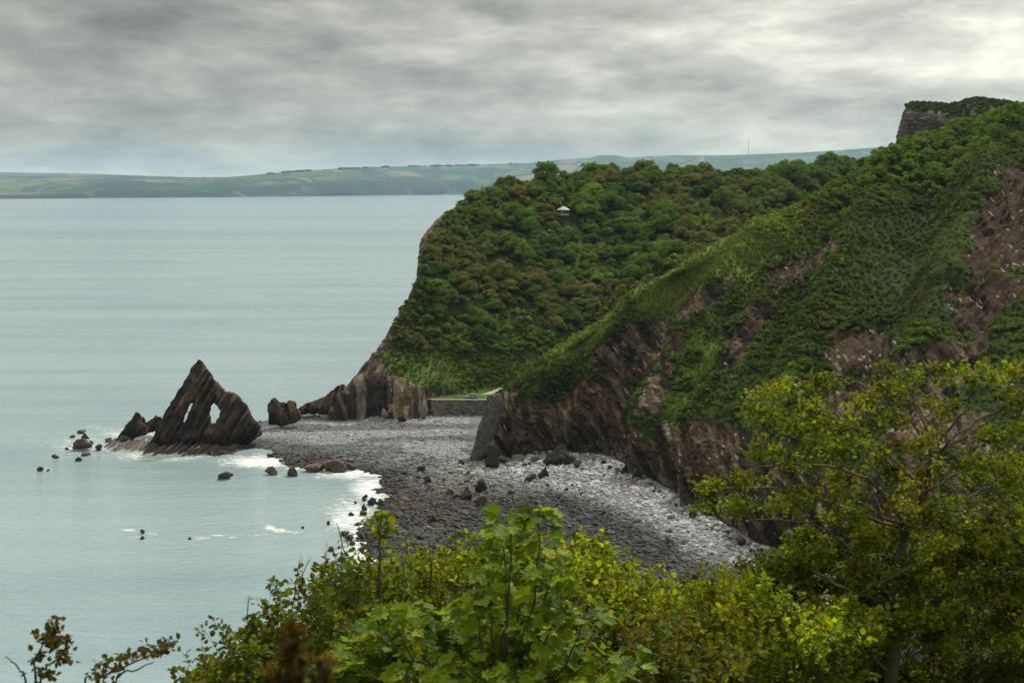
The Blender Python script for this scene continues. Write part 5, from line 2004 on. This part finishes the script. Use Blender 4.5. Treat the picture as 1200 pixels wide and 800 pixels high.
class Plant:
    def __init__(self, name, base, label, cat, group=None, bark=None, kind=None):
        self.e = link(name, None, label=label, cat=cat, group=group, loc=base)
        self.e.empty_display_size = .3
        self.base = np.asarray(base, float)
        self.wood = []
        self.leaves = []   # pos, dir, up, size, colour
        self.bark = bark or M_bark

    def limb(self, pts, r0, r1, n=10, wob=0.0, sides=5):
        pts = np.asarray(pts, float)
        c = cat_rom(pts, n) if len(pts) > 2 else np.linspace(pts[0], pts[1], n)
        if wob:
            nn = RNG.standard_normal((n, 3)) * wob
            nn[0] = 0
            c = c + nn
        self.wood.append(tube(c - self.base, r0, r1, sides))
        return c

    def leaf(self, p, d, up, size, col):
        self.leaves.append((p, d, up, size, col))

    def finish(self, shape, n_parts, mat=M_fleaf, palette=None):
        V, Fq = join(self.wood)
        link('branches', make_mesh('branches', V, Fq, self.bark, None, True), parent=self.e)
        if not self.leaves:
            return
        p = np.array([l[0] for l in self.leaves]) - self.base
        d = np.array([l[1] for l in self.leaves])
        up = np.array([l[2] for l in self.leaves])
        s = np.array([l[3] for l in self.leaves])
        c = np.array([l[4] for l in self.leaves])
        d /= np.linalg.norm(d, axis=1, keepdims=True) + 1e-9
        x = np.cross(d, up)
        x /= np.linalg.norm(x, axis=1, keepdims=True) + 1e-9
        z = np.cross(x, d)
        # nearest / largest leaves become parts of their own
        uu, vv = PX(p + self.base)
        vis = (uu > 0) & (uu < 1200) & (vv > 0) & (vv < 800)
        px = s / (p[:, 1] + self.base[1]) * vis
        order = np.argsort(-px)
        parts, rest = order[:n_parts], order[n_parts:]
        LV, LF = shape
        if len(parts):
            pal = np.array(palette)
            meshes = [make_mesh('leaf', LV, LF, mat, np.broadcast_to(q, LV.shape) * (.92 + .16 * RNG.random((len(LV), 1)))) for q in pal]
            from mathutils import Matrix
            for i in parts:
                b = int(np.argmin(((pal - c[i]) ** 2).sum(1)))
                o = link('leaf', meshes[b], parent=self.e)
                M = Matrix(((x[i][0], d[i][0], z[i][0], p[i][0]), (x[i][1], d[i][1], z[i][1], p[i][1]), (x[i][2], d[i][2], z[i][2], p[i][2]), (0, 0, 0, 1)))
                o.matrix_basis = M @ Matrix.Scale(s[i], 4)
        if len(rest):
            n = len(rest)
            A = np.stack([x[rest], d[rest], z[rest]], -1) * s[rest][:, None, None]      # columns
            V = np.einsum('nij,kj->nki', A, LV) + p[rest][:, None]
            Fq = (LF[None] + (np.arange(n) * len(LV))[:, None, None]).reshape(-1, LF.shape[1])
            C = np.repeat(c[rest], len(LV), 0)
            link('foliage', make_mesh('foliage', V.reshape(-1, 3), Fq, mat, C), parent=self.e, kind='stuff')


rr = random.Random(21)


def rv(s=1.0):
    return np.array([rr.gauss(0, s), rr.gauss(0, s), rr.gauss(0, s)])


def pick(cols):
    c = np.array(rr.choice(cols))
    return c * rr.uniform(.8, 1.25)


def ground_z(y):
    return 82.2 - 0.95 * y


def shoot(pl, tip, base, r, leaf_len, n, frac, size, cols, spread=1.0, up_bias=.6):
    """one leafy shoot from base to tip, leaves alternate along its upper part"""
    mid = (tip + base) / 2 + rv(.06)
    c = pl.limb([base, mid, tip], r, r * .3, 7, 0.006, 3)
    k0 = 1 - frac
    for j in range(n):
        w = k0 + (1 - k0) * (j + rr.random()) / n
        f = w * 6
        i = min(int(f), 5)
        p = c[i] + (c[i + 1] - c[i]) * (f - i)
        ax = c[i + 1] - c[i]
        ax /= np.linalg.norm(ax) + 1e-9
        d = rv(1.0)
        d -= ax * (d @ ax)
        d /= np.linalg.norm(d) + 1e-9
        d = d * spread + ax * rr.uniform(.1, .9)
        up = np.array([0, -.25, 1.0]) * up_bias + rv(.35)
        pl.leaf(p + d * leaf_len * rr.uniform(.1, .5), d, up, size * rr.uniform(.65, 1.25), pick(cols))


YG = [(0.185, 0.26, 0.018), (0.13, 0.205, 0.018), (0.085, 0.145, 0.018), (0.29, 0.335, 0.02), (0.18, 0.17, 0.02)]
DG = [(0.065, 0.10, 0.02), (0.085, 0.125, 0.02), (0.12, 0.15, 0.02), (0.12, 0.10, 0.022)]
SYC = [(0.19, 0.28, 0.018), (0.13, 0.215, 0.016), (0.27, 0.34, 0.022), (0.065, 0.125, 0.016), (0.155, 0.26, 0.018)]
OLV = [(0.075, 0.07, 0.02), (0.06, 0.072, 0.02), (0.095, 0.075, 0.024), (0.12, 0.07, 0.02), (0.085, 0.10, 0.02)]
RT = [(0.13, 0.18, 0.016), (0.095, 0.14, 0.016), (0.22, 0.26, 0.018), (0.065, 0.105, 0.016), (0.17, 0.155, 0.02), (0.13, 0.17, 0.018)]


def bush(name, label, cat, env_u, env_v, vmax, dmin, dmax, shoots, per, size, cols, parts, density_pow=0.7, stem=.012, lobes=None, group=None):
    """a bush whose leafy outline follows the photo's contour; shoots start on stems rooted in the slope"""
    dm = (dmin + dmax) / 2
    cu = (env_u[0] + env_u[-1]) / 2
    g = P(cu, vmax, dm)
    base = np.array([g[0], dm + .4, ground_z(dm + .4) - .1])
    pl = Plant(name, base, label, cat, group)
    heads = []
    for k in range(7):
        u = rr.uniform(env_u[0], env_u[-1])
        h = P(u, rr.uniform(vmax - 30, vmax + 40), rr.uniform(dmin, dmax)) + np.array([0, 0, -.3])
        heads.append(h)
        pl.limb([base + rv(.12) * np.array([1, 1, 0]), (base + h) / 2 + rv(.15), h], .045, .02, 9, .012)
    ntuft = max(12, shoots // 9)
    for k in range(ntuft):
        u = rr.uniform(env_u[0], env_u[-1])
        top = np.interp(u, env_u, env_v) + 20 + 9 * math.sin(u * .11 + dm) + rr.uniform(-8, 10)
        w = rr.random() ** density_pow
        v = top + (vmax - top) * w if rr.random() > .22 else top + rr.uniform(0, 14)
        d = rr.uniform(dmin, dmax)
        ctr = P(u, v, d)
        h = min(heads, key=lambda q: np.linalg.norm(q - ctr))
        root = ctr + np.array([rr.gauss(0, .08), rr.gauss(0, .08), -rr.uniform(.28, .45)])
        pl.limb([h, (h + root) / 2 + rv(.05), root], .009, .005, 6, .006, 4)
        tone = rr.uniform(.65, 1.35)
        tcols = [np.array(c) * tone for c in rr.sample(cols, 3)]
        for q in range(9):
            tip = ctr + np.array([rr.gauss(0, .16), rr.gauss(0, .16), rr.gauss(0, .085)])
            shoot(pl, tip, root + rv(.03), stem * .35, size, per, .62, size, tcols)
    pl.finish(leaf_small() if not lobes else lobes, parts, palette=cols)
    return pl


# yellow-green thorn scrub behind and around the sapling
bush('thorn_bush', 'yellow green small leaved bush behind and left of the lobed leaf sapling', 'bush', [440, 470, 500, 540, 580, 640, 700, 740],
     [655, 648, 636, 622, 612, 615, 622, 650], 830, 9.5, 11.5, 1050, 26, .048, YG, 150)
bush('thorn_bush', 'dull olive bush with bare twig ends on the left slope above the sea', 'bush', [205, 250, 285, 305, 340, 380, 420, 450],
     [796, 765, 745, 700, 675, 655, 650, 668], 840, 8.5, 10.2, 700, 26, .046, DG, 120)
bush('thorn_bush', 'yellow green bush right of the lobed leaf sapling against the dark beach', 'bush', [700, 735, 775, 820, 870, 920, 960, 1000],
     [690, 668, 672, 668, 664, 672, 690, 700], 840, 9.5, 12, 1050, 26, .048, YG, 150)
bush('thorn_bush', 'dark shaded bush along the bottom right under the spreading tree', 'bush', [900, 960, 1020, 1080, 1140, 1230],
     [690, 660, 640, 620, 610, 600], 850, 12.2, 14.5, 1250, 26, .06, DG, 120)
bush('thorn_bush', 'low dark bush filling the bottom between sapling and left bush', 'bush', [300, 380, 460, 560, 700, 860],
     [735, 715, 720, 735, 730, 720], 850, 8.0, 9.4, 900, 26, .048, DG, 80)

# leafy twig in front of the bay
tw = Plant('leafy_twig', P(440, 690, 8.8) + np.array([0, 0, -2.2]), 'single upright twig with a tuft of yellow leaves in front of the bay', 'twig')
c = tw.limb([tw.base, P(446, 700, 8.8), P(444, 640, 8.8), P(448, 602, 8.8)], .014, .004, 12, .004)
for k in range(60):
    p = P(rr.gauss(447, 9), rr.uniform(600, 632), 8.8 + rr.uniform(-.08, .08))
    tw.leaf(p, rv() + np.array([0, 0, .3]), np.array([0, -.3, 1]) + rv(.4), rr.uniform(.04, .065), pick(YG))
for k in range(50):
    p = P(rr.gauss(432, 16), rr.uniform(645, 680), 8.8 + rr.uniform(-.1, .1))
    tw.leaf(p, rv() + np.array([0, 0, .2]), np.array([0, -.3, 1]) + rv(.4), rr.uniform(.035, .06), pick(OLV + YG))
tw.finish(leaf_small(), 60, palette=YG + OLV)

# bare twigs sticking out of the left bush
bt = Plant('bare_twigs', P(360, 720, 9.2) + np.array([0, 0, -1.2]), 'bare pinkish twigs sticking out of the left bush over the water', 'twigs')
for (u0, v0), (u1, v1) in [((340, 700), (352, 658)), ((345, 690), (361, 655)), ((372, 690), (384, 645)), ((410, 690), (390, 640)), ((405, 680), (400, 625)), ((470, 690), (478, 640)), ((300, 735), (292, 700)), ((420, 660), (394, 612)), ((505, 650), (498, 620))]:
    a, b = P(u0, v0 + 40, 9.2), P(u1, v1, 9.2)
    bt.limb([bt.base, (bt.base + a) / 2 + rv(.03), a], .007, .006, 5, .004, 4)
    c = bt.limb([a, (a + b) / 2 + rv(.02), b], .006, .0018, 8, .004, 4)
    for q in range(3):
        i = rr.randint(3, 6)
        bt.limb([c[i], c[i] + (c[7] - c[3]) * .35 + rv(.03)], .002, .001, 3, .001, 3)
bt.finish(leaf_small(), 0)


# lobed-leaf sapling in the centre
def build_sapling():
    D = 7.2
    base = np.array([P(600, 800, D)[0], D + .2, ground_z(D + .2)])
    pl = Plant('sycamore_sapling', base, 'bright green sapling with large lobed leaves in the centre foreground', 'sapling')
    fork = P(585, 830, D)
    pl.limb([base, (base + fork) / 2 + rv(.05), fork], .05, .03, 10)
    tips = [(632, 596), (600, 612), (640, 640), (588, 618), (610, 655), (575, 668), (648, 668), (560, 700), (625, 700), (500, 720), (470, 728), (520, 755), (445, 745), (400, 760), (430, 780),
            (640, 740), (600, 745), (560, 745), (680, 755), (670, 780), (540, 785), (480, 790), (610, 790), (740, 775), (380, 790), (655, 715), (535, 725), (585, 780), (700, 795), (455, 712), (430, 735)]
    extra = [(702, 722), (690, 712)]
    for (u, v) in tips + extra:
        d = D + rr.uniform(-.45, .5)
        tip = P(u, v, d)
        s = P(lerp(585, u, .35), lerp(830, v, .3) + 10, D)
        m = (s + tip) / 2 + np.array([0, 0, -.06]) + rv(.03)
        c = pl.limb([s if v < 760 else fork, m, tip], .011, .003, 10, .004)
        n = 30 if (u, v) in tips else 8
        for k in range(n):
            w = 1 - abs(rr.gauss(0, .16)) if k % 3 else rr.uniform(.55, 1)
            w = min(max(w, .4), 1.0)
            f = w * 8.99
            i = int(f)
            p = c[i] + (c[i + 1] - c[i]) * (f - i)
            az = rr.uniform(0, 6.283)
            out = np.array([math.cos(az), math.sin(az), rr.uniform(-.25, .35)])
            pet = p + out * rr.uniform(.03, .10) + np.array([0, 0, rr.uniform(-.02, .05)])
            pl.wood.append(tube(np.array([p, pet]) - pl.base, .0014, .001, 3))
            dd = out + np.array([0, 0, rr.uniform(-.75, .1)])
            up = np.array([0, -.35, 1.0]) + out * .3 + rv(.28)
            pl.leaf(pet, dd, up, rr.uniform(.05, .10), pick(SYC))
    pl.finish(leaf_lobed(), 290, palette=SYC)


build_sapling()


# spreading tree on the right
def build_right_tree():
    D = 12.0
    bx = P(1045, 800, D)
    base = np.array([bx[0], D + .5, ground_z(D + .5)])
    pl = Plant('spreading_tree', base, 'spreading small leaved tree with grey branches on the right foreground', 'tree', bark=M_greybark)
    T = [P(1045, 790, D), P(1047, 707, D), P(1062, 620, D + .1), P(1084, 575, D), P(1091, 530, D), P(1099, 492, D + .1)]
    trunk = pl.limb([base, (base + T[0]) / 2, T[0]] + T[1:4], .075, .03, 26, .006, 6)
    pl.limb(T[3:], .03, .014, 12, .006)
    main = [  # start point, end (u, v), droop
        (T[1], [(1010, 660), (975, 625), (940, 612), (885, 607)], D - .5), (T[1], [(1030, 660), (1000, 640), (960, 560), (930, 525)], D + .3), (T[2], [(1010, 590), (985, 560), (992, 515), (1000, 480)], D),
        (T[2], [(1020, 565), (960, 545), (905, 545), (850, 560)], D - .3), (T[3], [(1040, 540), (990, 500), (940, 470), (900, 455)], D + .2), (T[3], [(1110, 520), (1150, 490), (1190, 470), (1230, 450)], D - .6),
        (T[4], [(1080, 480), (1040, 460), (1000, 448)], D + .3), (T[4], [(1130, 480), (1140, 450), (1130, 425)], D - .2), (T[2], [(1110, 600), (1160, 570), (1210, 560)], D + .6), (T[1], [(1100, 680), (1150, 640), (1210, 620)], D + .7),
        (T[1], [(990, 690), (940, 660), (900, 650)], D - .8), (T[3], [(1090, 520), (1070, 470), (1060, 440)], D - .4), (T[4], [(1150, 500), (1180, 455), (1205, 425)], D), (T[0], [(1000, 740), (950, 700), (920, 690)], D - .9),
        (T[2], [(1000, 600), (930, 575), (860, 572), (815, 575)], D - .2), (T[3], [(1030, 520), (970, 480), (930, 440), (888, 460)], D + .4), (T[0], [(1100, 740), (1160, 700), (1220, 690)], D + .8), (T[3], [(1140, 545), (1190, 520), (1230, 520)], D)]
    ends = []
    for st, path, d in main:
        pts = [st] + [P(u, v, d + rr.uniform(-.15, .15)) for u, v in path]
        c = pl.limb(pts, .016, .004, 16, .010)
        ends.append(c)
    sprays = [(958, 447, 46, 12), (900, 458, 22, 7), (880, 470, 10, 6), (905, 487, 22, 8), (950, 478, 40, 10), (1010, 470, 30, 9), (890, 530, 34, 12), (930, 540, 44, 12), (980, 520, 40, 14), (950, 498, 30, 7),
              (826, 570, 22, 9), (860, 590, 34, 9), (900, 600, 40, 12), (940, 585, 40, 14), (990, 560, 36, 16), (1040, 455, 26, 8), (1060, 440, 28, 8), (1120, 430, 30, 9), (1160, 440, 30, 12),
              (1190, 470, 40, 18), (1180, 510, 40, 14), (1140, 550, 40, 14), (1060, 520, 40, 14), (1030, 545, 30, 14), (1100, 590, 50, 18), (1170, 600, 50, 22), (1030, 620, 50, 22), (960, 640, 44, 14), (1000, 600, 36, 14), (1100, 480, 30, 12),
              (1130, 640, 60, 24), (1050, 680, 60, 26), (980, 690, 50, 18), (1180, 680, 60, 30), (1100, 720, 70, 26), (1000, 740, 60, 24), (1190, 560, 40, 20), (1195, 430, 30, 10), (1000, 500, 26, 10), (1075, 560, 30, 12), (930, 665, 40, 10), (860, 560, 20, 6), (1050, 490, 30, 10)]
    allp = np.concatenate(ends + [trunk])
    more = []
    for u, v, w, h in sprays:
        for q in range(max(2, int(w / 10))):
            more.append((u + rr.uniform(-w, w) * .9, v + rr.uniform(-h, h) * .8, rr.uniform(9, 20), rr.uniform(4, 8)))
        more.append((u, v, w * .6, h * .6))
    for q in range(105):
        u = rr.uniform(880, 1220)
        more.append((u, rr.uniform(np.interp(u, [880, 960, 1040, 1220], [640, 600, 560, 520]), 770), rr.uniform(10, 22), rr.uniform(6, 14)))
    for u, v, w, h in more:
        n = int(w * h * .38) + 32 if v < 620 else int(w * h * .8) + 55
        d0 = D + rr.uniform(-1.0, .9)
        core = P(u, v, d0)
        j = np.argmin(np.linalg.norm(allp - core - np.array([0, 0, -.15]), axis=1))
        cc = pl.limb([allp[j], (allp[j] + core) / 2 + rv(.04), core], .005, .0025, 7, .006, 4)
        tone = rr.uniform(.65, 1.35)
        tc_ = [np.array(c) * tone for c in rr.sample(RT, 3)]
        subs = []
        for q in range(5):
            e = P(u + rr.uniform(-w, w), v + rr.uniform(-h, h), d0 + rr.uniform(-w, w) / F * d0)
            s = cc[rr.randint(3, 6)]
            subs.append(pl.limb([s, (s + e) / 2 + np.array([0, 0, .02]), e], .003, .0014, 6, .003, 3))
        for k in range(n):
            b = rr.choice(subs)
            f = min(4.99, max(0, rr.triangular(.5, 5, 4.4)))
            i = int(f)
            p = b[i] + (b[i + 1] - b[i]) * (f - i) + rv(.03)
            pl.leaf(p, rv(1) * np.array([1, 1, .6]), np.array([0, -.6, 0.8]) + rv(.5), rr.uniform(.028, .056), pick(tc_))
    pl.finish(leaf_small(), 280, palette=RT)


build_right_tree()


# two sprigs at the bottom left
def sprig(label, stems, tufts, D, n):
    b0 = stems[0][0]
    base = P(b0[0], 900, D)
    pl = Plant('shrub_sprig', base, label, 'sprig')
    cs = []
    for st in stems:
        cs.append(pl.limb([P(st[0][0], 900, D)] + [P(u, v, D + rr.uniform(-.06, .06)) for u, v in st], .008, .0025, 14, .003))
    allp = np.concatenate(cs)
    for u, v, w, h in tufts:
        core = P(u, v, D)
        j = np.argmin(np.linalg.norm(allp - core, axis=1))
        s = allp[j]
        for q in range(4):
            e = P(u + rr.uniform(-w, w) * .7, v + rr.uniform(-h, h) * .7, D + rr.uniform(-.1, .1))
            pl.limb([s, (s + e) / 2 + rv(.01), e], .003, .0012, 5, .002, 3)
        for k in range(int(n * w * h / 100)):
            p = P(u + rr.gauss(0, w * .5), v + rr.gauss(0, h * .5), D + rr.gauss(0, .06))
            pl.leaf(p, rv() + np.array([0, 0, .35]), np.array([0, -.3, 1]) + rv(.4), rr.uniform(.026, .045), pick(OLV))
    pl.finish(leaf_small(), 60, palette=OLV)


sprig('upright olive sprig over the water at the bottom left corner', [[(42, 800), (40, 775), (55, 750), (70, 735)], [(46, 800), (55, 780), (80, 765)], [(30, 800), (22, 785), (8, 768)]],
      [(66, 735, 14, 9), (56, 748, 20, 10), (72, 755, 18, 12), (45, 768, 10, 8), (75, 775, 14, 8), (55, 790, 16, 8)], 6.6, 24)
sprig('low olive sprig leaning right along the bottom left edge', [[(120, 800), (140, 785), (165, 772), (200, 758)], [(135, 800), (160, 785), (180, 775)], [(100, 800), (110, 796), (122, 792)]],
      [(185, 758, 18, 8), (170, 765, 14, 7), (150, 770, 14, 6), (130, 778, 16, 8), (118, 790, 18, 7), (200, 752, 8, 5)], 6.9, 26)


# out-of-focus brown spike close to the lens
def build_spike():
    D = 2.3
    base = P(352, 900, D) + np.array([0, 0, -.2])
    pl = Plant('gorse_stalk', base, 'blurred brown gorse stalk very close at the bottom left of centre', 'gorse')
    st = [[(352, 860), (345, 790), (342, 735)], [(360, 860), (372, 800), (380, 772)], [(345, 870), (328, 800), (322, 790)]]
    br = [(0.075, 0.052, 0.02), (0.10, 0.065, 0.025), (0.06, 0.05, 0.02)]
    for s, nl in zip(st, (420, 160, 90)):
        c = pl.limb([base] + [P(u, v, D) for u, v in s], .006, .003, 16, .001)
        for k in range(nl):
            f = rr.uniform(4, 14.9)
            i = int(f)
            p = c[i] + (c[i + 1] - c[i]) * (f - i)
            d = rv()
            pl.leaf(p + d / np.linalg.norm(d) * rr.uniform(0, .016), d + np.array([0, 0, .5]), rv(), rr.uniform(.012, .026), pick(br))
    pl.finish(leaf_small(1.0, .22), 0)


build_spike()

# ------------------------------------------------------------------ HAZE
V = np.array([(x, y, z) for x in (-14000, 14000) for y in (-400, 30500) for z in (-6.0, 640.0)], float)
fz = np.array([(0, 1, 3, 2), (4, 6, 7, 5), (0, 4, 5, 1), (2, 3, 7, 6), (0, 2, 6, 4), (1, 5, 7, 3)])
mh = bpy.data.materials.new('haze_air')
mh.use_nodes = True
nt = mh.node_tree
nt.nodes.clear()
pv = nd(nt, 'ShaderNodeVolumePrincipled')
pv.inputs['Color'].default_value = (0.52, 0.77, 1.0, 1)
pv.inputs['Density'].default_value = 2.4e-5
pv.inputs['Anisotropy'].default_value = 0.2
ho = nd(nt, 'ShaderNodeOutputMaterial')
lk(nt, pv.outputs[0], ho.inputs['Volume'])
link('haze', make_mesh('haze', V, fz, mh), kind='stuff')
